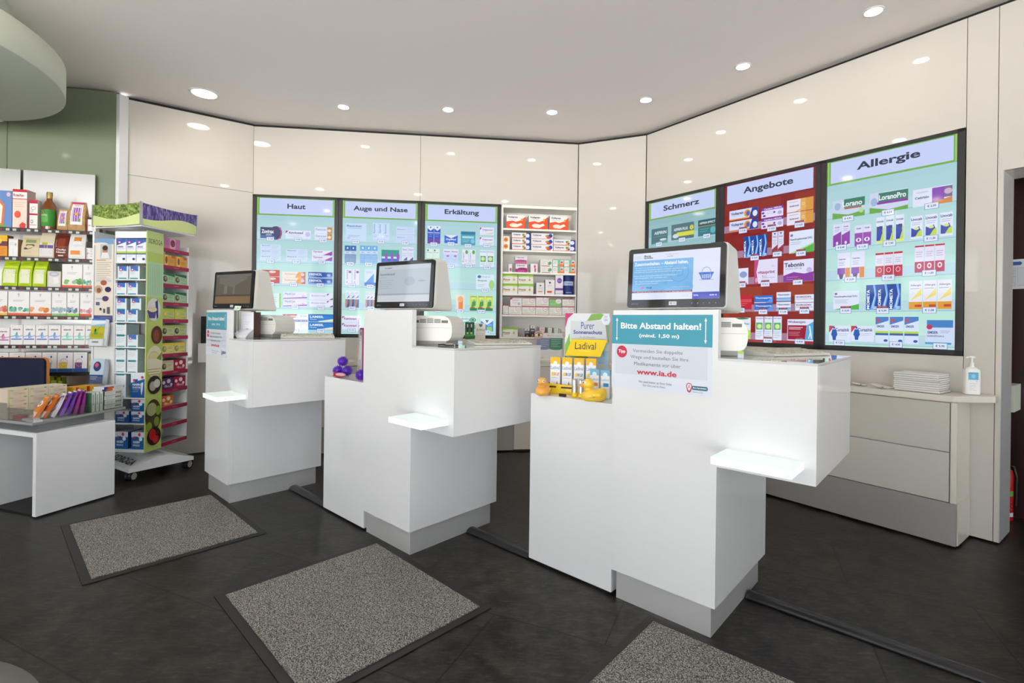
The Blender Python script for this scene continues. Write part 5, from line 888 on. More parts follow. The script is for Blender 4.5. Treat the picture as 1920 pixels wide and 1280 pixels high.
MB().cyl((0, 0, 0), .03, .058, 'ddc9b0', 24).build('glass', t); MB().cyl((0, 0, .0585), .031, .026, 'e8e6e2', 24).build('lid', t)
M = at(LF, 2.80, -.20, .8325, -.12); t = empty('eye_leaflet_display', M, 'leaflet display with a large eye picture, on the back worktop', 'display')
b = MB(); b.box(-.125, .125, 0, .006, 0, .275, 'e6e4e2'); b.face(-.125, .125, 0, .275, 0, [('r', 0, .82, 1, 1, 'eceae8'), ('p', [(0, .45), (.5, .45), (.5, .82), (0, .82)], '8a92b0'), ('p', [(0, .45), (.28, .38), (.5, .45)], '8a92b0'), ('p', [(.5, .45), (1, .45), (1, .82), (.5, .82)], '4a8a6c'), ('p', [(.5, .45), (.78, .38), (1, .45)], '4a8a6c'), ('l', .15, .74, .46, 4, .07, .012, 'd0d4e4'), ('l', .56, .76, .95, 5, .06, .012, 'c8e0d0'), ('e', .08, .26, .05, .03, 'f0b860'), ('e', .08, .15, .05, .03, 'f0a878'), ('e', .08, .06, .05, .03, 'f0a878'), ('l', .16, .27, .4, 3, .1, .012, 'c8c4c4'), ('r', .45, .22, .53, .34, '2a6a4a'), ('e', .62, .28, .05, .03, 'f0b860'), ('t', .68, .9, .04, 'c8a8a8', 'trockene Augen?', .5), ('e', .44, .92, .03, .03, 'f0c060')], eps=.0003); b.build('card', t)
b = MB(); b.yprism([(-.105+.042*cos(2*pi*i/24), .255+.042*sin(2*pi*i/24)) for i in range(24)], -.004, -.001, 'e0b8a0'); b.face(-.147, -.063, .213, .297, -.004, [('e', .5, .5, .4, .2, 'f4ece8'), ('e', .52, .5, .15, .19, '8a8a58'), ('e', .52, .5, .07, .09, '2a2420'), ('p', [(.08, .55), (.3, .74), (.6, .77), (.9, .6), (.92, .55), (.6, .7), (.3, .67)], '4a3028'), ('p', [(.12, .46), (.5, .3), (.9, .48), (.5, .27)], '8a5a48'), ('p', [(.15, .85), (.5, .95), (.85, .86), (.5, .91)], '8a6450')], eps=.0003); b.build('eye_disc', t)
b = MB(); b.box(-.13, .13, -.05, .06, -.0005, .012, 'd8d4d2'); b.build('foot', t)
carton('leaflet_block', at(LF, 2.80, -.245, .846, -.12), .20, .03, .10, 'ecebe8', [('l', .1, .8, .9, 5, .14, .02, 'b8b8c0'), ('e', .12, .25, .07, .08, 'f0b860')], 'block of white leaflets in front of the eye display', 'leaflets')

# ------------------------------------------------------------------ green wall shelving
t = empty('wall_shelving', GF, 'long dark-edged shelving with six boards on the green wall, left', 'shelf')
SZ = [(1.851, .20), (1.638, .20), (1.420, .20), (1.204, .20), (.987, .20), (.781, .20), (.61, .20)]
for z, dp in SZ:
    b = MB(); b.box(-1.35, .0, .0, .235, z-.012, z-.0005, STEELD); b.box(-1.35, .0, -.004, 0, z-.024, z+.004, BLACK)
    b.build('shelf_board', t)
b = MB(); b.box(-.60, -.125, .236, .239, .66, 2.342, ALU); b.box(-1.25, -.62, .236, .239, .66, 2.342, ALU) ; b.build('back_panel', t)
for x in (-.61, -.06, -1.3): MB().box(x-.01, x+.01, .236, .25, .4, 2.0, STEELD).build('upright', t)
rnd = random.Random(9)
b = MB()
for z, dp in SZ[:5]:
    for i in range(14): x = -.60 + i*.0435 + rnd.uniform(-.004, .004); b.box(x, x+.022, -.0055, -.0042, z-.020, z-.004, 'c9c6bd' if i % 3 else '7a2a2a')
b.build('price_labels', t)['kind'] = 'stuff'
def shelfc(x0, x1, zt, row, d, col, els, label, side=None, top=None, name='carton', cat='carton', grp=None, y=.012, rz=0):
    z = SZ[row][0]
    return carton(name, at(GF, (x0+x1)/2, y, z, rz), x1-x0-.002, d, zt-z, col, els, label, cat, grp, side, top)
shelfc(-.66, -.532, 2.126, 0, .07, '6a8cc8', [('r', 0, 0, .3, .12, '8ac05a'), ('r', .3, 0, .75, .08, '6ab04a'), ('p', [(0, .08), (.6, .08), (.66, .6), (.34, .82), (.34, .95), (0, .95)], 'e07a3a'), ('p', [(0, .12), (.5, .12), (.56, .58), (.2, .8), (0, .8)], 'f0e8dc'), ('b', .2, .64, .1, '2a3a8c', 'Vital', .42), ('e', .2, .4, .2, .1, '8ac05a'), ('e', .3, .3, .12, .07, 'd84a3a'), ('e', .84, .9, .1, .06, 'e0b8c8')], 'blue carton with a picture of an orange tonic bottle, top shelf left edge', side='5a7ab8')
shelfc(-.530, -.440, 2.142, 0, .09, 'f0d8cc', [('r', 0, .93, 1, 1, 'c82a3a'), ('r', 0, .76, 1, .93, 'f0ecea'), ('r', 0, .745, 1, .765, 'e0483a'), ('b', .42, .85, .07, 'a8283c', 'RosaXan', .72), ('e', .36, .36, .22, .09, 'e8583a'), ('p', [(.5, .02), (.9, .02), (.95, .12), (.7, .17), (.5, .1)], 'd84038'), ('r', 0, 0, 1, .025, 'c82a3a'), ('l', .15, .66, .85, 3, .05, .008, 'c89a90')], 'tall white and coral carton with red flower, top shelf', side='c9b0aa', top='b82838')
shelfc(-.428, -.374, 2.069, 0, .045, 'ecebe8', [('r', 0, .88, 1, 1, 'c0284a'), ('r', 0, .48, 1, .54, 'c0284a'), ('r', 0, 0, .05, 1, 'c0284a'), ('o', .5, .72, .25, .06, '4a4a50', .15), ('o', .35, .62, .12, .04, '4a4a50', .2), ('e', .35, .26, .15, .06, '4a4a50'), ('e', .35, .26, .1, .04, 'ecebe8'), ('r', .1, .14, .9, .155, 'c0284a')], 'slim white carton with dark red bands beside the green bottle, top shelf', side='d8d4d0', top='c0284a')
M = at(GF, -.325, .055, SZ[0][0]); t = empty('syrup_bottle', M, 'brown glass bottle with green label and gold cap on the top shelf', 'bottle')
b = MB(); b.lathe([(0, 0), (.043, 0), (.045, .006), (.045, .15), (.042, .178), (.03, .208), (.018, .225), (.0165, .245), (.0165, .262), (0, .262)], (0, 0, 0), AMBER, 32); b.build('glass', t)
b = MB(); b.art(lambda x, z, k: ((.0454+.0002*k)*cos(-2.9+2.66*x), (.0454+.0002*k)*sin(-2.9+2.66*x), .028+.125*z), [('r', 0, 0, 1, 1, '3a8a34'), ('r', .1, .25, .62, .6, '5fae50'), ('e', .3, .8, .11, .13, 'd8783a'), ('t', .35, .68, .12, 'e8f0d8', 'Kräuterblut', .5), ('l', .15, .5, .6, 4, .09, .02, 'cfe8c0')], .13, .125, seg=12); b.build('label', t)
b = MB(); b.cyl((0, 0, .243), .0172, .02, GOLD, 22); b.cyl((0, 0, .263), .019, .028, GOLD, 22, .0175); b.build('cap', t)
def pouch(name, M, w, d, h, col, els, label, cat='bag', group=None, mat_side=None, flat=True, fold=None, front=None):
    """flat-bottomed bag: full at the base, pressed flat at its top seam"""
    b = MB(); S_ = [(0, 1.0, 0, 1), (.12, 1.02, -.03, 1.03), (.5, 1.0, .0, .95), (.82, .97, .28, .62), (.93, .95, .42, .50), (1.0, .95, .44, .48)]
    rings = []
    for f, ws, y0, y1 in S_:
        W2 = w/2*ws; r = []
        n = 5
        for i in range(n+1): x = -W2 + 2*W2*i/n; r.append((x, d*y0 - (.006*sin(pi*i/n) if 0 < f < .9 else 0), h*f))
        for i in range(n+1): x = W2 - 2*W2*i/n; r.append((x, d*y1, h*f))
        rings.append(r)
    n = len(rings[0])
    for a, c in zip(rings, rings[1:]): b.add(a+c, [(i, (i+1) % n, n+(i+1) % n, n+i) for i in range(n)], col, False)
    b.add(rings[0], [tuple(range(n))[::-1]], col); b.add(rings[-1], [tuple(range(n))], col)
    def F(x, z, k):
        for q in range(len(S_)-1):
            if S_[q][0] <= z <= S_[q+1][0]: break
        f = (z-S_[q][0])/(S_[q+1][0]-S_[q][0]); y0 = S_[q][2]*(1-f)+S_[q+1][2]*f; ws = S_[q][1]*(1-f)+S_[q+1][1]*f
        y = d*y0 - (.006*sin(pi*min(max(x, 0), 1)) if 0 < z < .9 else 0) - .0012 - .0003*k
        return ((x-.5)*w*ws, y, h*z)
    E = []
    for e in els:                                                  # cut tall rectangles so they follow the bag
        if e[0] == 'r' and e[4]-e[2] > .12:
            cuts = sorted(set([e[2], e[4]] + [q for q in (.12, .5, .82, .93) if e[2] < q < e[4]]))
            for a, c in zip(cuts, cuts[1:]): E.append(('R', e[1], a, e[3], c, e[5]))
        else: E.append(e)
    k = 1; last = None
    for e in E:
        if e[0] == 'R': b.art(F, [('r',)+e[1:]], w, h, k0=k, seg=5)
        else: k += 1; b.art(F, [e], w, h, k0=k, seg=4)
    return b.build(name, M=M, label=label, category=cat, group=group)
FLW = [('r', .15, .22, .85, .92, 'f0eceb'), ('r', .24, .32, .76, .80, '9a5ab0'), ('e', .52, .56, .22, .1, 'c87ad0'), ('e', .5, .58, .1, .05, 'e8b03a'), ('r', .6, .32, .76, .42, '7aa04a'), ('l', .3, .88, .7, 2, .03, .01, 'c87a98')]
pouch('tea_bag', at(GF, -.229, .03, SZ[0][0]), .066, .045, .17, KRAFT, FLW, 'small brown paper tea bag with purple flower label, top shelf', group='brown paper tea bags')
pouch('tea_bag', at(GF, -.133, .02, SZ[0][0]), .108, .06, .228, KRAFT, FLW + [('r', .1, .93, .9, .99, 'c83a7a')], 'large brown paper tea bag with purple flower label, top shelf', group='brown paper tea bags')
shelfc(-.060, -.004, 1.962, 0, .05, 'e8e6e4', [('r', 0, .86, .5, 1, '2a2426'), ('r', 0, .0, .06, .86, 'c83a6a'), ('t', .25, .45, .1, '2a2426', 'Ingwer', .5, 1), ('l', .55, .5, .9, 5, .09, .02, '8a8488'), ('r', .5, .86, 1, 1, 'd8b8c0')], 'small white carton with black and pink corner, top shelf right end', side='d0ccc8')
shelfc(-.62, -.556, 1.797, 1, .06, 'e8982c', [('r', 0, .55, 1, 1, 'f0b428'), ('r', 0, .5, 1, .72, '6a3048'), ('e', .15, .72, .3, .14, 'f0d060'), ('l', .1, .38, .8, 4, .08, .015, 'b86a1c')], 'orange and yellow carton with a purple band, second shelf left', side='a86a2a')
shelfc(-.551, -.492, 1.773, 1, .06, 'dcd6d2', [('r', .05, .06, .95, .92, 'ece8ea'), ('r', .48, .1, .5, .5, 'b8b0b8'), ('e', .75, .7, .12, .08, 'b8c880'), ('l', .12, .8, .6, 3, .06, .012, 'b8b0b0')], 'slim pale carton with a fine drawing, second shelf', side='b08a60')
pouch('herb_bag', at(GF, -.423, .02, SZ[1][0]), .108, .06, .166, 'd9c8a4', [('r', .22, .68, .82, .82, '8aa068'), ('p', [(.15, .38), (.3, .6), (.7, .62), (.8, .55), (.6, .42), (.3, .36)], '6a5450'), ('l', .2, .25, .6, 1, .05, .012, 'b8a884')], 'beige paper bag with green strip and brown picture, second shelf', group='paper bags of the second shelf')
pouch('powder_bag', at(GF, -.320, .02, SZ[1][0]), .092, .055, .20, 'd8ccb4', [('r', .05, .08, .92, .58, 'e0dcdc'), ('r', .02, .38, .95, .5, '6a4a88'), ('r', .2, .5, .6, .6, 'a8b83a'), ('l', .15, .32, .85, 3, .06, .012, 'a8a0b0')], 'pale transparent bag with a purple label band, second shelf')
pouch('coffee_bag', at(GF, -.227, .02, SZ[1][0]), .084, .05, .194, '6a2618', [('r', .22, .42, .78, .8, '8a3a1c'), ('b', .5, .36, .07, 'f0e8e4', 'Chufas', .72), ('b', .48, .26, .07, 'f0e8e4', 'Nüssli', .68), ('r', .3, .1, .7, .15, 'e0d0c8'), ('t', .12, .6, .3, 'd8b8b0', 'K', .1)], 'dark red-brown foil bag with white lettering, second shelf')
pouch('powder_bag', at(GF, -.128, .02, SZ[1][0]), .106, .05, .198, 'e6e4e4', [('r', .3, .70, .75, .86, 'd88a3a'), ('e', .55, .62, .3, .1, 'ececf0'), ('r', .14, .18, .72, .34, 'e8903c'), ('l', .35, .55, .7, 2, .05, .01, 'b0b0b8')], 'white foil bag with orange patches, second shelf')
shelfc(-.064, -.002, 1.775, 1, .05, 'e8e6e2', [('r', 0, .66, 1, 1, '221e1c'), ('r', .05, .05, .1, .6, 'c83a6a'), ('t', .2, .36, .08, '2a2426', 'Ingwer', .4, 1), ('l', .42, .55, .9, 5, .09, .02, '8a9488')], 'white carton with a black top, second shelf right end', side='d0ccc8', top='2a2624')
for i, (x0, x1, zt, nm_) in enumerate(((-.595, -.497, 1.615, 'left'), (-.494, -.409, 1.619, 'middle'), (-.406, -.320, 1.619, 'right'))):
    pouch('green_tea_bag', at(GF, (x0+x1)/2, .02, SZ[2][0]), x1-x0-.004, .07, zt-SZ[2][0], 'b4cf1e', [('r', .12, .14, .86, .66, 'e6e8c8'), ('r', .04, .72, .95, .78, 'd4e050'), ('l', .2, .58, .8, 1, .05, .02, '6a7a5a'), ('l', .2, .5, .8, 3, .06, .012, '9aa88a'), ('l', .3, .86, .7, 1, .05, .01, '5a6a1a')], 'lime green foil bag with pale label on the third shelf, %s of three' % nm_, group='lime green foil bags')
M = at(GF, -.268, .015, SZ[2][0]); carton('clear_cube_pack', M, .085, .07, .124, 'd4ccc2', [('r', .12, .05, .9, .75, 'dcd8d6'), ('e', .5, .82, .36, .14, 'a8b0bc'), ('e', .5, .82, .28, .08, 'c8ccd4'), ('p', [(.5, .2), (.85, .3), (.8, .65), (.45, .6)], 'eceaea')], 'small clear pack with a silver seal, third shelf', 'pack', side='c0b8a8')
def herb(c1, c2, strip, x='LEAVES'):
    r_ = random.Random(hash(c1) % 97 if False else int(c1, 16) % 97); E = [('r', 0, 0, 1, .1, strip), ('r', 0, .1, 1, .13, mixh(strip, 'ffffff', .4))]
    for i in range(13): E.append(('e', .06+.88*r_.random(), .2+.13*r_.random(), .06+.07*r_.random(), .04+.06*r_.random(), (c1, c2, mixh(c1, c2, .5), mixh(c1, 'f0f0f0', .4))[i % 4]))
    return E + [('r', .49, .78, .51, .94, 'a8a8b8'), ('e', .5, .88, .05, .03, 'b8b8c8'), ('l', .25, .64, .75, 2, .05, .012, '8a8a98')]
for x0, x1, c1, c2, st, nm_ in ((-.217, -.086, '5a9a5a', '8ac05a', 'e05a3a', 'wide white carton with green herbs, third shelf'), (-.084, -.010, '4aa080', '8ac8a0', 'e05a3a', 'narrow white carton with green agave picture, third shelf right end')):
    shelfc(x0, x1, 1.60, 2, .08, 'eeecec', herb(c1, c2, st), nm_, side='c8b8a0', top='d8d8d4', grp='white herb cartons')
for x0, x1, c1, c2, st, nm_ in ((-.659, -.552, 'd8604a', '8ab04a', 'f0c040', 'white carton with small red and green herbs, fourth shelf left edge'), (-.549, -.418, '3a9a78', '8ac0a8', 'e05a38', 'white carton with teal leaves and orange base, fourth shelf'), (-.416, -.282, 'e07a3a', 'f0c03a', 'd8602c', 'white carton with orange and yellow fruit, fourth shelf'), (-.280, -.185, '8aa8b8', 'a8c0c8', '8ab878', 'white carton with grey-blue herbs, fourth shelf'), (-.183, -.104, '7a9ab0', '4a5a68', '8ad04a', 'white carton with grey herbs and lime base, fourth shelf'), (-.101, -.004, 'd87a98', 'a8c890', 'e04a38', 'white carton with pink blossoms, fourth shelf right end')):
    shelfc(x0, x1, 1.385, 3, .08, 'eeecec', herb(c1, c2, st), nm_, side='c8b8a0', top='dcdad8', grp='white herb cartons')
def elev(c1, c2): return [('b', .5, .78, .09, '4a4452', 'elevit', .62), ('e', .5, .48, .1, .14, c1), ('e', .53, .6, .06, .05, c1), ('e', .58, .44, .09, .08, mixh(c1, 'ffffff', .3)), ('p', [(0, .44), (.4, .5), (.4, .44), (0, .40)], mixh(c2, 'ffffff', .3)), ('p', [(1, .50), (.6, .44), (.6, .38), (1, .46)], mixh(c2, 'ffffff', .3)), ('r', .08, .26, .92, .33, c2), ('o', .2, .93, .07, .03, 'c8c4c8', .3), ('o', .75, .93, .1, .04, 'd8d0d4', .3)]
ex = [(-.618, -.535, 'd8689c'), (-.533, -.455, '6aa8d0'), (-.454, -.378, '6a9ad0'), (-.377, -.299, '6a9ad0'), (-.298, -.220, '6a98d8'), (-.218, -.139, '78c8c0'), (-.138, -.064, '78c8c0'), (-.063, .0, '88ccd0')]
for i, (x0, x1, c) in enumerate(ex):
    shelfc(x0, x1, 1.138 if i else 1.116, 4, .05, 'eeeaea', elev(c, c if i > 4 else mixh(c, '7a6ad0', .4)), 'white prenatal vitamin carton on the fifth shelf, ' + ('pink one at the left edge', 'blue, first after the pink one', 'blue, second after the pink one', 'blue, third after the pink one', 'blue, last of the four blue ones', 'turquoise, left of three', 'turquoise, middle of three', 'turquoise, right end behind the tower')[i], side='d0ccc8', top='d8d4d4', grp='white vitamin cartons on the fifth shelf')
for i, (x0, x1, c) in enumerate(((-.642, -.540, 'c8a8c0'), (-.538, -.440, 'c8b0c8'), (-.438, -.338, 'c0a8c8'), (-.336, -.241, 'a8b0c8'), (-.239, -.140, 'e8d050'), (-.138, -.048, '7a4a8c'))):
    shelfc(x0, x1, .933, 5, .06, 'ebe9ec', [('r', 0, 0, 1, .2, '2f5a9c'), ('r', .1, .2, .62, .5, c), ('o', .42, .5, .26, .2, 'b8a890', .1), ('e', .62, .78, .06, .06, '4a5a9c'), ('l', .3, .9, .8, 1, .06, .02, 'c8c8d8'), ('t', .42, .5, .06, '8a8a98', 'folio', .3)], 'white carton with blue base on the sixth shelf, ' + ('left edge', 'second', 'third', 'fourth, beside the chair back', 'with a yellow patch', 'with a purple patch')[i], side='c8c4c0', top='dcd8d8', grp='white cartons with blue base')
shelfc(-.043, -.010, .923, 5, .05, 'a8a890', [('e', .5, .5, .3, .15, 'c8c8b0'), ('r', .6, .1, .8, .4, '8a3a3a')], 'narrow olive carton at the right end of the sixth shelf')
for i in range(2): shelfc(-.288+.05*i, -.240+.035*i, .752-.008*i, 6, .05, '8aae1e', [('r', .2, .6, .9, .8, 'c0d46a'), ('r', 0, .1, 1, .16, '5a7a1a'), ('e', .8, .9, .2, .1, '7a2a2a')], 'green carton on the lowest shelf above the table display, %s' % ('left', 'right')[i], grp='green cartons on the lowest shelf')

# ------------------------------------------------------------------ rotating display tower
t = empty('display_tower', SF, 'tall white rotating display tower with green topper and lavender picture, on wheels', 'display tower')
b = MB(); b.box(-.44, -.425, .0, .44, .186, 1.86, WHITE); b.box(-.2585, -.2515, .002, .02, .186, 1.86, WHITE); b.box(-.44, -.16, .215, .222, .186, 1.86, WHITE)
b.box(-.252, -.162, .205, .214, .186, 1.86, PLASTG); b.box(-.21, -.205, .14, .44, .186, 1.86, WHITE); b.box(-.44, 0, .0, .44, .176, .186, WHITE); b.box(-.42, -.26, .002, .012, .186, 1.80, WHITE)
b.box(-.25, -.006, .0, .149, 1.81, 1.86, WHITE); b.box(-.2, .0, .43, .44, .186, 1.80, WHITE); b.box(-.205, -.005, .150, .155, .186, 1.80, PLASTG)
b.build('column', t, bevel=.001)
MB().box(-.003, .004, -.004, .157, .176, 1.868, 'c3d27a').build('green_strip', t)
b = MB(); FM = Matrix.Translation((.004, 0, 0)) @ Matrix.Rotation(pi/2, 4, 'Z')
E = [('r', 0, 0, 1, 1, 'bfcf70'), ('r', 0, .905, 1, 1, 'ccd990'), ('t', .5, .955, .02, '30321f', 'SIDROGA', .84), ('r', .2, .943, .9, .944, '3a3c2a'), ('r', 0, .70, 1, .86, 'bcdcae')] + [('r', .08+.11*i, .71, .12+.11*i, .85, 'a4ccae') for i in range(8)]
E += [('e', .42, .645, .42, .052, 'e4e0e0'), ('p', [(.02, .64), (.6, .65), (.5, .605), (.15, .605)], '5a4a8c'), ('p', [(.5, .68), (.65, .69), (.7, .61), (.6, .6)], '3a3470'), ('e', .35, .645, .26, .012, 'e8dcb0'),
 ('e', .62, .528, .34, .042, '5a3018'), ('e', .58, .525, .18, .028, '8a4a2a'), ('e', .5, .405, .5, .075, 'e6e2c0'), ('e', .45, .425, .33, .03, 'd8c890'), ('e', .45, .43, .28, .018, 'e4d8a0'), ('p', [(.1, .42), (.8, .42), (.65, .38), (.25, .38)], 'e8e0c8'), ('p', [(.6, .42), (.95, .45), (.9, .41)], '7a9a3a'), ('l', .1, .37, .9, 3, .012, .004, 'c8b060'),
 ('e', .5, .30, .42, .042, '3a3028'), ('e', .4, .295, .2, .022, 'b8b0a0'), ('e', .65, .305, .2, .02, 'd8d4cc'), ('e', .45, .16, .48, .075, '4a3c28'), ('e', .35, .19, .3, .03, 'a8a878'), ('e', .75, .18, .16, .022, '8aa83a'), ('e', .65, .13, .16, .022, '7a9a34'), ('e', .2, .11, .18, .024, '8aa03a'), ('e', .5, .065-.0, .42, .042, '2a1414'), ('e', .4, .075, .2, .026, 'b81f24'), ('e', .6, .05, .18, .018, 'c83028'), ('e', .7, .075, .1, .012, '6a1418')]
def FG(x, z, k): return tuple(FM @ Vector((-.004+.161*x, -.0002*k, .176+1.692*z)))
b.art(FG, E, .161, 1.692); b.build('strip_pictures', t)
info = [('r', 0, 0, 1, 1, 'e6dccf'), ('r', 0, .93, 1, 1, '7aa0c8'), ('e', .3, .93, .4, .02, 'e6dccf'), ('r', .3, .75, .9, .93, 'b8c0c4'), ('e', .55, .86, .14, .045, 'b88a68'), ('e', .55, .885, .15, .03, '4a3020'), ('p', [(.32, .76), (.8, .76), (.7, .83), (.4, .83)], 'e8e4e4'), ('l', .1, .735, .6, 1, .02, .008, 'c86a5a'), ('l', .1, .71, .9, 10, .022, .005, '9a9488'), ('r', .1, .485, .9, .5, 'a8c8d8'), ('e', .5, .47, .17, .032, 'b05a3a'), ('e', .22, .39, .22, .05, 'c8a890'), ('e', .25, .38, .12, .03, '8a5a40'), ('e', .74, .39, .17, .032, '3a2a58'), ('e', .6, .28, .17, .032, '4a3a68'), ('r', .1, .27, .45, .285, 'a8c8d8'), ('r', .1, .2, .3, .24, '4a6a9c'), ('r', .3, .14, .4, .17, '3a3c4a'), ('r', .5, .11, .6, .16, '4a4c5a'), ('r', .7, .1, .85, .18, '5a5c6a'), ('r', 0, 0, 1, .08, '4a5288'), ('l', .35, .05, .9, 2, .02, .006, '8a90b8')]
b = MB(); b.box(-.414, -.264, -.0045, -.0015, 1.165, 1.805, 'e6dccf'); b.face(-.414, -.264, 1.165, 1.805, -.0046, info, eps=.0002); b.build('info_panel', t)
LS = (1.626, 1.496, 1.378, 1.171, .979, .784, .593, .398, .199)
for z in LS: MB().box(-.251, -.006, -.004, .149, z-.010, z, WHITE).build('shelf_board', t)
RS_ = (1.73, 1.595, 1.448, 1.300, 1.164, 1.029, .886, .746, .604, .464, .324, .18)
XM = Matrix.Rotation(pi/2, 4, 'Z')                                   # right-hand face: local x runs away from the camera
for z in RS_:
    b = MB(); b.box(-.155, .002, .158, .43, z+.026, z+.029, PLASTG); b.box(.002, .006, .158, .432, z, z+.030, 'a02448'); b.face(.158, .432, z, z+.030, -.006, [('t', .5, .5, .3, 'd88aa0', 'SIDROGA', .2)], M=XM); b.build('price_rail', t)
# topper
TM = SF.inverted() @ fr(-2.765, 3.62, -.2526)
b = MB(); wave = lambda x0, x1, sgn: [(x0 + (x1-x0)*i/14, 1.885+.009*sgn*sin(2*pi*i/14)) for i in range(15)]
def board(b, M, x0, x1, pic):
    n = 14; top = []; bot = []; mid = []
    for i in range(n+1):
        u = i/n; x = x0+(x1-x0)*u; c = -.014*sin(pi*u)
        top.append((x, c, 2.04-.012*sin(pi*u))); bot.append((x, c, 1.885-.012*sin(pi*u))); mid.append((x, c, 1.945 + .022*cos(2*pi*u*.8+(.6 if pic == 'LEAVES' else 2.6))))
    def strip(A, B, y, m): b.add([(p[0], p[1]+y, p[2]) for p in A] + [(p[0], p[1]+y, p[2]) for p in B], [(i, i+1, n+2+i, n+1+i) for i in range(n)], m, False, M)
    strip(bot, top, .003, 'e0e0dc'); strip(mid, top, 0, pic); strip(bot, mid, 0, 'd4df9a')
board(b, TM, -.466, 0, 'LEAVES'); b.face(-.09, -.03, 1.905, 1.92, -.001, [('t', .5, .5, .6, '5a6a3a', 'SIDROGA', .9)], M=TM); b.build('topper_left', t)
TM2 = TM @ Matrix.Rotation(pi/2, 4, 'Z'); b = MB(); board(b, TM2, 0, .459, 'LAVENDER'); b.face(.33, .43, 1.89, 1.905, -.001, [('t', .5, .5, .6, '5a6a3a', 'SIDROGA', .8)], M=TM2); b.build('topper_right', t)
b = MB(); b.box(-.006, .006, -.008, .006, 1.875, 2.046, ALU, TM); b.box(-.47, -.462, -.004, .006, 1.878, 2.044, ALU, TM); b.box(-.004, .006, .455, .463, 1.878, 2.044, ALU, TM)
b.box(-.46, -.01, .01, .45, 1.868, 1.876, WHITE, TM); b.build('topper_frame', t)
# base on castors
BM = SF.inverted() @ fr(-2.84, 3.63, -.5362); b = MB()
prof = [(0, .07), (.44, .07), (.44, .098)] + [(.44-.44*u, .098+.052*sin(pi*u)**1.2) for u in [i/14 for i in range(1, 14)]] + [(0, .098)]
b.add([(0, y, z) for y, z in prof] + [(-.46, y, z) for y, z in prof], [tuple(range(len(prof))), tuple(range(2*len(prof)-1, len(prof)-1, -1))] + [(i, len(prof)+i, len(prof)+(i+1) % len(prof), (i+1) % len(prof)) for i in range(len(prof))], WHITE, False, BM)
lt = MB(); F2 = lambda x, z, k: tuple(BM @ Vector((-.40+.36*x, .02+.07*z, .1025+.0375*z*1.0+.004*sin(pi*z)+.0003*k)))
lt.art(F2, [('b', .5, .5, .7, '2c4038', 'SIDROGA', .94)], .36, .07); b.cyl((-.20, .22, .10), .05, .075, PLASTG, 20); b.build('wheel_base', t); lt.build('base_lettering', t)
for cx_, cy_ in ((-.035, .03), (-.035, .41), (-.425, .03), (-.425, .41)):
    c = BM @ Vector((cx_, cy_, 0)); b = MB()
    b.cyl((c.x, c.y, c.z+.038), .007, .035, CHROME, 10); cs_ = b.build('castor', t)
    for s_ in (-.013, .013): b = MB(); b.cyl((c.x+s_-.010, c.y, c.z+.038), .037, .020, BLACK, 20, axis='x'); b.cyl((c.x+s_-.0105, c.y, c.z+.038), .026, .021, PLASTG, 18, axis='x'); b.build('wheel', cs_)
# boxes on the tower
EM = [('p', [(0, 1), (1, 1), (1, .88), (0, .72)], '3a62b8'), ('r', 0, .38, 1, .46, 'b4d23a'), ('r', 0, .33, 1, .38, '3a5098'), ('e', .3, .86, .16, .06, 'c8385a'), ('e', .3, .86, .1, .03, 'e8e0ea'), ('b', .42, .66, .06, '3a5098', 'EMSER', .6), ('t', .45, .59, .03, '5a70a8', 'Nasendusche', .7), ('e', .78, .13, .15, .05, '2a3a8c'), ('l', .1, .28, .6, 2, .05, .01, 'a8b4cc')]
for i in range(3): carton('nasal_spray_carton', at(SF, -.210+.0795*i, .004, LS[0]+.0005), .076, .06, .175, 'e9ebf2', EM, 'tall white carton with blue and lime stripes, tower top shelf, %s of three' % ('left', 'middle', 'right')[i], group='tall white and blue cartons on the tower', side='c8ccd8', top='e0e2e8')
ES = [('r', .1, .62, .85, 1, '3a6fc0'), ('p', [(.1, .62), (.85, .62), (.1, .8)], '7aa8e0'), ('e', .3, .72, .14, .12, 'c8385a'), ('e', .3, .72, .08, .05, 'ece6ea'), ('r', .1, 0, .85, .1, '3a9aa4'), ('l', .1, .5, .5, 2, .1, .02, '8a96ac')]
EB = [('r', .1, .9, .85, 1, '3a8a94'), ('l', .1, .75, .85, 4, .12, .02, 'a0aab4'), ('r', .1, 0, .85, .07, '3a9aa4')]
bn = 0
def small(x, z, els, h, label, w=.084, d=.12, col='dfe6ec', grp='small pale cartons on the tower', side='a8bcc4'): carton('lozenge_carton', at(SF, x, .006, z), w, d, h, col, els, label, group=grp, side=side, top='c8d4d8')
small(-.196, LS[1]+.0005, ES, .098, 'white and blue lozenge carton, second tower shelf, left'); small(-.104, LS[1]+.0005, ES, .098, 'white and blue lozenge carton, second tower shelf, right')
small(-.208, LS[2]+.0005, ES, .088, 'white and blue lozenge carton, third tower shelf, left'); small(-.118, LS[2]+.0005, ES, .088, 'white and blue lozenge carton, third tower shelf, right')
for j, (xa, xb) in enumerate(((-.206, -.116), (-.206, -.090))):
    for x, n_ in ((xa, 'left'), (xb, 'right')): small(x, LS[3]+.0005+j*.0895, ES, .088, 'white and blue lozenge carton, fourth tower shelf, %s %s' % (('lower', 'upper')[j], n_))
for j, (n1, e1, e2) in enumerate((('lower', EB, ES), ('upper', EB, EB))):
    small(-.206, LS[4]+.0005+j*.088, e1, .086, 'pale carton seen from behind, fifth tower shelf, %s left' % n1)
    if j == 0: small(-.112, LS[4]+.0005, e2, .090, 'white and blue lozenge carton among pale backs, fifth tower shelf right')
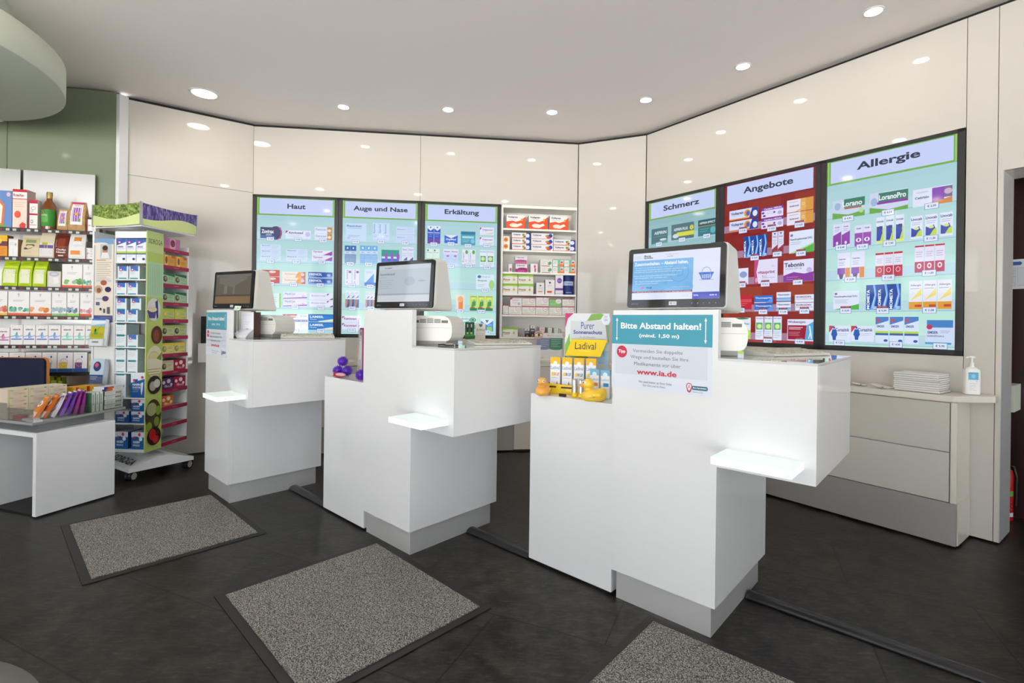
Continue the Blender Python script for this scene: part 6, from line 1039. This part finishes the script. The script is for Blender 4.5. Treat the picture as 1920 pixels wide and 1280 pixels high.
for j, n1 in enumerate(('lower', 'upper')):
    for x, n_ in ((-.206, 'left'), (-.112, 'right')): small(x, LS[5]+.0005+j*.089, EB, .088, 'pale carton seen from behind, sixth tower shelf, %s %s' % (n1, n_))
for j, n1 in enumerate(('lower', 'upper')): small(-.204, LS[6]+.0005+j*.088, EB, .086, 'pale carton seen from behind, seventh tower shelf, %s left' % n1)
ND_ = [('r', 0, 0, 1, .62, '1f5a9c'), ('p', [(0, .62), (1, .8), (1, .62)], '1f5a9c'), ('e', .82, .86, .1, .06, 'c8384a'), ('r', .16, .68, .5, .78, '24508c'), ('r', .16, .69, .3, .77, 'c8304a'), ('b', .42, .55, .09, 'eef2f8', 'NASEN', .56), ('b', .42, .43, .08, 'd8e4f4', 'DUSCHE', .56), ('p', [(.74, .62), (.9, .66), (.86, .3), (.78, .1), (.72, .3)], 'c8d8e8'), ('l', .16, .32, .6, 2, .08, .02, '8ab0d8')]
carton('nasal_rinse_carton', at(SF, -.062, .002, LS[6]+.0005), .112, .09, .18, 'd8e0ec', ND_, 'tall blue carton with a white nozzle picture on the seventh tower shelf', side='1f4f8c', top='d8e0ec')
NS_ = [('r', 0, 0, 1, .7, '1f5a9c'), ('r', .16, .6, .5, .74, '24508c'), ('r', .16, .62, .3, .72, 'c8304a'), ('e', .62, .86, .1, .1, 'c8384a'), ('e', .72, .6, .13, .12, 'e8ecf4'), ('b', .4, .42, .14, 'eef2f8', 'NASEN', .5), ('b', .4, .24, .12, 'd8e4f4', 'SPÜLSALZ', .52)]
for x, z, nm_ in ((-.062, LS[7], 'eighth tower shelf, right, lower'), (-.062, LS[7]+.0905, 'eighth tower shelf, right, upper'), (-.185, LS[7], 'eighth tower shelf, left'), (-.19, LS[8], 'bottom tower shelf, left'), (-.058, LS[8], 'bottom tower shelf, right')):
    carton('nasal_salt_carton', at(SF, x, .004, z+.0006), .104, .13, .089 if z < LS[7]+.2 and z > LS[8]+.1 else .130, 'd4dcec', NS_, 'blue salt carton with a white disc, ' + nm_, group='blue nasal salt cartons', side='1f4f8c', top='c4ccdc')
def teac(j, n, col, els, label, y=.162, w=.125, h=.085, side=None):
    M = SF @ XM @ Matrix.Translation((y+w/2+(w+.006)*n, .004, RS_[j]+.0305))
    carton('tea_carton', M, w, .09, h, col, els, label, group='tea cartons on the tower', side=side or col, top=side or col)
def tea(c1, c2, pic): return [('p', [(0, .85), (1, .7), (1, 1), (0, 1)], c2), ('e', .2, .45, .18, .28, pic), ('e', .24, .5, .1, .16, mixh(pic, 'f0e8c8', .5)), ('l', .48, .6, .9, 2, .14, .03, mixh(c1, '303030', .5)), ('t', .75, .15, .1, mixh(c1, '202020', .6), 'Sidroga', .3)]
teac(0, 0, 'c87aa8', [('r', .38, 0, .72, 1, 'e0a8c0'), ('e', .55, .55, .14, .34, '8a3a58'), ('l', .05, .7, .3, 3, .15, .03, 'a85a88')], 'pink tea carton on the top rail of the tower', w=.18)
for n in (0, 1): s_ = ('left', 'right')[n]; teac(1, n, 'e0a040', [('r', .15, .0, .4, 1, 'f0c878'), ('e', .28, .5, .1, .35, '8a5a2a'), ('r', .7, .75, 1, 1, 'c86a3a'), ('l', .5, .5, .9, 2, .15, .03, 'a86a20')], 'yellow-orange tea carton on the tower, ' + s_)
for j, c1, c2, pc, nm_ in ((2, 'a8c8a0', '2f6a4a', '5a4a34', 'upper pale green'), (3, 'a8c8a0', '2f6a4a', '5a4a34', 'lower pale green'), (4, 'c8cc7a', 'b8c83a', 'd8c83a', 'yellow-green lemon'), (5, 'c0c890', 'a8b85a', '3a4028', 'olive'), (6, 'e0d88a', 'e8c83a', 'a89848', 'pale yellow')):
    for n in (0, 1): teac(j, n, c1, tea(c1, c2, pc), nm_ + ' tea carton on the tower, ' + ('left', 'right')[n])
WT = lambda c, c2: [('e', .2, .6, .12, .16, c2), ('e', .6, .7, .16, .2, c2), ('e', .82, .35, .1, .14, c2), ('e', .35, .25, .14, .12, mixh(c2, c, .4)), ('t', .6, .2, .2, c2, 'Wellness', .5)]
teac(7, 0, 'd8ccb0', tea('d8ccb0', 'c8b890', '4a4030'), 'beige tea carton on the tower, beside the crimson one'); teac(7, 1, 'b0203c', WT('b0203c', 'f0d8dc'), 'crimson wellness tea carton on the tower, upper')
teac(8, 0, '4a2a58', WT('4a2a58', 'd8c8dc'), 'dark purple wellness tea carton on the tower'); teac(8, 1, 'a81f48', WT('a81f48', 'f0d8dc'), 'crimson wellness tea carton on the tower, lower')
teac(9, 0, 'c8602c', WT('c8602c', 'f4d8b8'), 'orange wellness tea carton alone on its rail')
# leaflet holders on the tower's left side
def holder(z, w, h, els, label, col, n=5, x=-.345, ww=.0):
    M = at(SF, x, -.047, z, .04) @ Matrix.Rotation(radians(-8), 4, 'X'); t = empty('leaflet_holder', M, label, 'leaflets', 'leaflet holders on the tower')
    b = MB()
    for i in range(n): b.box(-w/2+.004*i, w/2+.004*i, -.001-.003*(n-1-i)-.002, -.001-.003*(n-1-i), 0, h-.0015*i, col)
    b.face(-w/2, w/2, 0, h, -.003-.003*(n-1), els, eps=.0002); b.build('leaflets', t)
    b = MB(); b.box(-w/2-.006, w/2+.024, -.022, -.0205, -.004, h*.28, ACR); b.box(-w/2-.006, w/2+.024, -.022, .0, -.006, -.004, PLASTG); b.box(-w/2-.006, w/2+.024, .0, .002, -.004, h*.8, PLASTG); b.build('holder', t)
holder(.985, .105, .205, [('r', 0, .0, 1, .25, 'ececf0'), ('r', 0, .25, 1, .72, 'b8b01e'), ('e', .5, .4, .5, .1, 'a8a018'), ('p', [(0, .72), (1, .72), (1, .82), (0, .76)], '8ab8e0'), ('r', 0, .82, 1, .96, 'e0e8f2'), ('r', 0, .94, 1, 1, '3a78c8'), ('e', .35, .56, .07, .07, '2a2420'), ('e', .38, .46, .14, .05, '4aa838'), ('p', [(.4, .5), (.8, .76), (.78, .77), (.38, .54)], '4ab03a'), ('b', .45, .14, .06, '3a3c6c', 'EMSER', .5)], 'leaflets with a yellow meadow picture in a holder on the tower side', 'dfe3ea')
holder(.70, .105, .185, [('r', 0, 0, 1, .36, '2f4a80'), ('r', 0, .36, 1, 1, 'b8ccdc'), ('e', .5, .7, .28, .2, '1f3a6c'), ('e', .45, .75, .13, .09, 'd04a6a'), ('l', .08, .26, .6, 2, .08, .02, 'c8d4e8')], 'blue-grey leaflets with a dark emblem, lower holder on the tower side', 'b4c0d0')

# ------------------------------------------------------------------ low table with acrylic tray
t = empty('low_table', TF, 'low white table with grey tray top at the left edge, standing on two side panels', 'table')
b = MB(); b.box(-.030, 0, 0, .434, .010, .508, WHITE); b.build('side_panel', t, bevel=.0015)
b = MB(); b.box(-.47, -.440, 0, .434, .010, .508, WHITE); b.build('side_panel', t, bevel=.0015)
b = MB(); b.box(-.4395, -.0305, 0, .434, .480, .508, WHITE); b.build('apron', t)
b = MB(); b.box(-.465, -.005, .02, .42, 0, .010, DARK); b.build('glides', t)
MB().prism([(-.46, .012), (-.012, .012), (-.10, .428), (-.46, .428)], .5085, .5555, FRAMED).build('steel_frame', t)
b = MB(); b.prism([(-.50, -.025), (.008, -.025), (-.098, .565), (-.50, .565)], .556, .572, TRAYG); b.build('tray_plate', t, bevel=.004)
b = MB(); TZ = .5725; EM_ = at(Matrix.Identity(4), .004, -.020, 0, pi/2+.178)
b.box(-.495, -.245, -.019, -.016, TZ, .675, ACR); b.box(-.245, .002, -.019, -.016, TZ, .650, ACR); b.box(-.247, -.243, -.0155, -.006, TZ, .675, ACR)
b.box(.004, .565, .0, .003, TZ, .632, ACR, EM_); b.box(.55, .565, -.006, -.001, TZ, .70, ACR, EM_); b.build('acrylic_rim', t)
pastel = [('r', 0, 0, 1, 1, 'e0d4c0'), ('e', .15, .8, .12, .1, 'b8c078'), ('e', .7, .3, .2, .16, 'd8bc9c'), ('r', .05, .05, .1, .95, 'c8d098'), ('r', .3, .1, .55, .55, 'dcc8b8'), ('l', .2, .82, .8, 7, .1, .02, 'b4a694'), ('e', .85, .85, .08, .08, '8a9a5a')]
for lay in range(4):
    for i in range(3):
        carton('infant_food_carton', at(TF, -.262, .045+.103*i, TZ+lay*.0455, pi/2), .101, .12, .0445, 'dfd3c0', pastel, 'cream and pastel carton in the block behind the acrylic, %s layer, %s' % (('bottom', 'second', 'third', 'top')[lay], ('near end', 'middle', 'far end')[i]), group='cream pastel cartons on the table', side='d4c4b0', top='e8e0c8')
M = at(TF, -.205, .028, TZ+.0005); t = empty('red_scoop_box', M, 'small red plastic box lying at the tray corner', 'box'); MB().prism(rounded(.075, .05, .018), 0, .020, RED).build('box', t, bevel=.003); MB().prism(rounded(.078, .053, .019), .0205, .026, pbr('lid_red', (.45, .05, .04), .2)).build('lid', t, bevel=.002)
for x, y, rz, nm_ in ((-.105, .012, .25, 'tilted, beside the red box'), (-.035, -.010, .05, 'nearest the tray corner')): carton('flat_carton', at(TF, x, y, TZ, rz), .075, .038, .012, 'dcd8dc', [('l', .1, .7, .9, 2, .4, .12, 'a8a8b8')], 'flat white carton lying in the tray, ' + nm_, group='flat white cartons in the tray', top='c8c8d8')
def tbag(x, y, rz, lean, w, h, col, els, label):
    d = .017
    pouch('baby_food_pouch', at(TF, x, y, TZ + d*sin(radians(lean)) + .002, rz) @ Matrix.Rotation(radians(-lean), 4, 'X'), w, d, h, col, els, label, group='foil pouches on the table')
OR = [('r', .0, .0, 1, .25, 'e0c8b4'), ('e', .5, .6, .36, .14, 'f0e8e0'), ('b', .5, .6, .07, '4a5a70', 'Bio', .35), ('r', .1, .86, .9, .95, 'e8a060'), ('e', .5, .15, .2, .06, '8a7a70')]
PU = [('p', [(.0, .2), (.5, .1), (1, .3), (1, .9), (.6, .85), (.2, .5)], '7a3fb0'), ('e', .6, .7, .2, .06, 'e0a830'), ('r', .15, .93, .85, .99, 'ececf0'), ('e', .35, .25, .2, .07, 'b8c8a8')]
PM = [('e', .5, .75, .26, .09, 'd8c8dc'), ('p', [(.0, .1), (1, .2), (1, .4), (0, .3)], 'a04898'), ('r', .15, .93, .85, .99, 'e8d8e8')]
q_ = -.22
for n_, (ln, h_, c_, e_, lb_) in enumerate(((30, .150, 'd8792c', OR, 'orange foil pouch leaning at the tray front, left of the pair'), (28, .152, 'c4651f', OR, 'orange-brown foil pouch leaning at the tray front, right of the pair'), (26, .152, 'd8d4e0', PU, 'white and purple foil pouch, leftmost of the purple ones'),
    (23, .156, '7a45ac', [PU[1], PU[2]], 'purple foil pouch with gold spot, second of the purple ones'), (19, .156, '6f3fa4', [PU[1], PU[2]], 'purple foil pouch with gold spot, third of the purple ones'), (14, .158, '9a2f8c', PM, 'magenta foil pouch before the upright cartons, left'), (9, .150, '902c88', PM, 'magenta foil pouch before the upright cartons, right'))):
    tbag((-.135, -.118, -.110, -.106, -.106, -.106, -.106)[n_], .046 + .038*n_, q_, ln, .072, h_, c_, e_, lb_)
GC = [('r', 0, 0, 1, 1, 'e6e8e2'), ('r', 0, 0, 1, .1, '6aa078'), ('r', .58, .3, .92, .8, '9a9c98'), ('l', .08, .7, .5, 2, .3, .08, 'a8b0a8')]
GV = [('r', 0, 0, .14, 1, '5aa06a'), ('r', .3, .35, .7, .9, 'a8a8a8'), ('l', .3, .25, .8, 2, .08, .02, 'b8c0b8')]
for i in range(3): carton('formula_carton', at(TF, -.064-.005*i, .338+.0268*i, TZ+.0005, pi/2+.18), .025, .09, .128, 'e2e6de', GV, 'upright narrow white and green carton in the tray, %s' % ('left', 'middle', 'right')[i], group='upright white and green cartons', side='4a7a58', top='c8d8c4')
for i in range(4): carton('formula_carton', at(TF, -.106, .489+.002*(i % 2), TZ+.0005+i*.0305, pi/2+.18), .135, .09, .030, 'e6e8e2', GC, 'flat white carton with barcode in the right stack, %s' % ('bottom', 'second', 'third', 'top')[i], group='stacked white and green cartons', side='3f6a4c', top='dfe4dc')
for i in range(5): carton('remedy_carton', at(TF, -.265, .42, TZ+.0005+i*.0305, pi/2+.1), .14, .10, .030, ('e6e6ea', 'e8e6e4', 'e6e6ea', 'e8b41e', 'e8b41e')[i], [('r', 0, 0, .12, 1, 'c84a1e'), ('r', .5, 0, .64, 1, 'b83a1e'), ('l', .2, .5, .45, 1, .2, .12, '9a8a5a')], '%s carton in the rear stack behind the pouches, %s' % (('white', 'white', 'white', 'yellow', 'yellow')[i], ('bottom', 'second', 'third', 'fourth', 'topmost')[i]), group='rear stack of remedy cartons', top=('dcdce4', 'dcdce4', 'dcdce4', 'e8a824', 'e8a824')[i])
for i in range(2): carton('remedy_carton', at(TF, -.112, .486+.008*i, TZ+.1235+i*.0155, pi/2+.18+.06*i), .15, .075, .015, ('e8e6e4', 'd8dcea')[i], [('r', 0, 0, .2, 1, '3a4a8c'), ('r', .2, 0, .5, 1, 'd8702c'), ('l', .6, .5, .9, 1, .2, .12, '9a8a9a')], '%s carton lying on the right-hand stack' % ('white and orange', 'pale blue topmost')[i], group='cartons lying on the green stack', top=('e08a4a', 'cfd6e6')[i])

# chair behind the table, stool in the corner
M = fr(-3.535, 3.50, .02); t = empty('visitor_chair', M, 'chair with dark blue upholstered back edged in orange, behind the low table', 'chair')
b = MB(); b.yprism(rounded(.42, .40, .03, cx=.0, cz=.71), -.022, .012, NAVY); b.build('backrest', t, bevel=.008)
b = MB(); b.yprism(rounded(.428, .408, .034, cx=.0, cz=.71), -.002, .016, ORANGE); b.build('back_shell', t, bevel=.003)
b = MB(); b.prism(rounded(.42, .40, .04), .43, .49, NAVY, Matrix.Translation((0, -.215, 0)) @ Matrix.Scale(.9, 4, (0, 1, 0))); b.build('seat', t, bevel=.01)
for sx in (-.18, .18):
    for sy in (-.36, -.02): MB().cyl((sx, sy, 0), .012, .43 if sy < -.1 else .60, CHROME, 14).build('leg', t)
M = fr(-1.243, .681, 0); t = empty('round_stool', M, 'blurred grey round stool at the bottom left corner', 'stool')
MB().lathe([(0, .455), (.32, .455), (.405, .450), (.438, .435), (.45, .41), (.45, .37), (.435, .355), (0, .352)], (0, 0, 0), POUF, 64).build('seat', t)
MB().lathe([(0, 0), (.21, 0), (.212, .006), (.20, .014), (.03, .02), (.025, .35)], (0, 0, 0), ALU, 40).build('base', t)
M = at(AF, .529, -.001); t = empty('wall_terminal', M, 'small wall box with a dark screen beside the far left counter', 'wall terminal')
MB().box(.0, .30, -.10, -.002, .817, .984, PLAST).build('box', t, bevel=.003); MB().box(.024, .30, -.045, -.002, .9845, 1.222, BLACK).build('screen', t, bevel=.002)
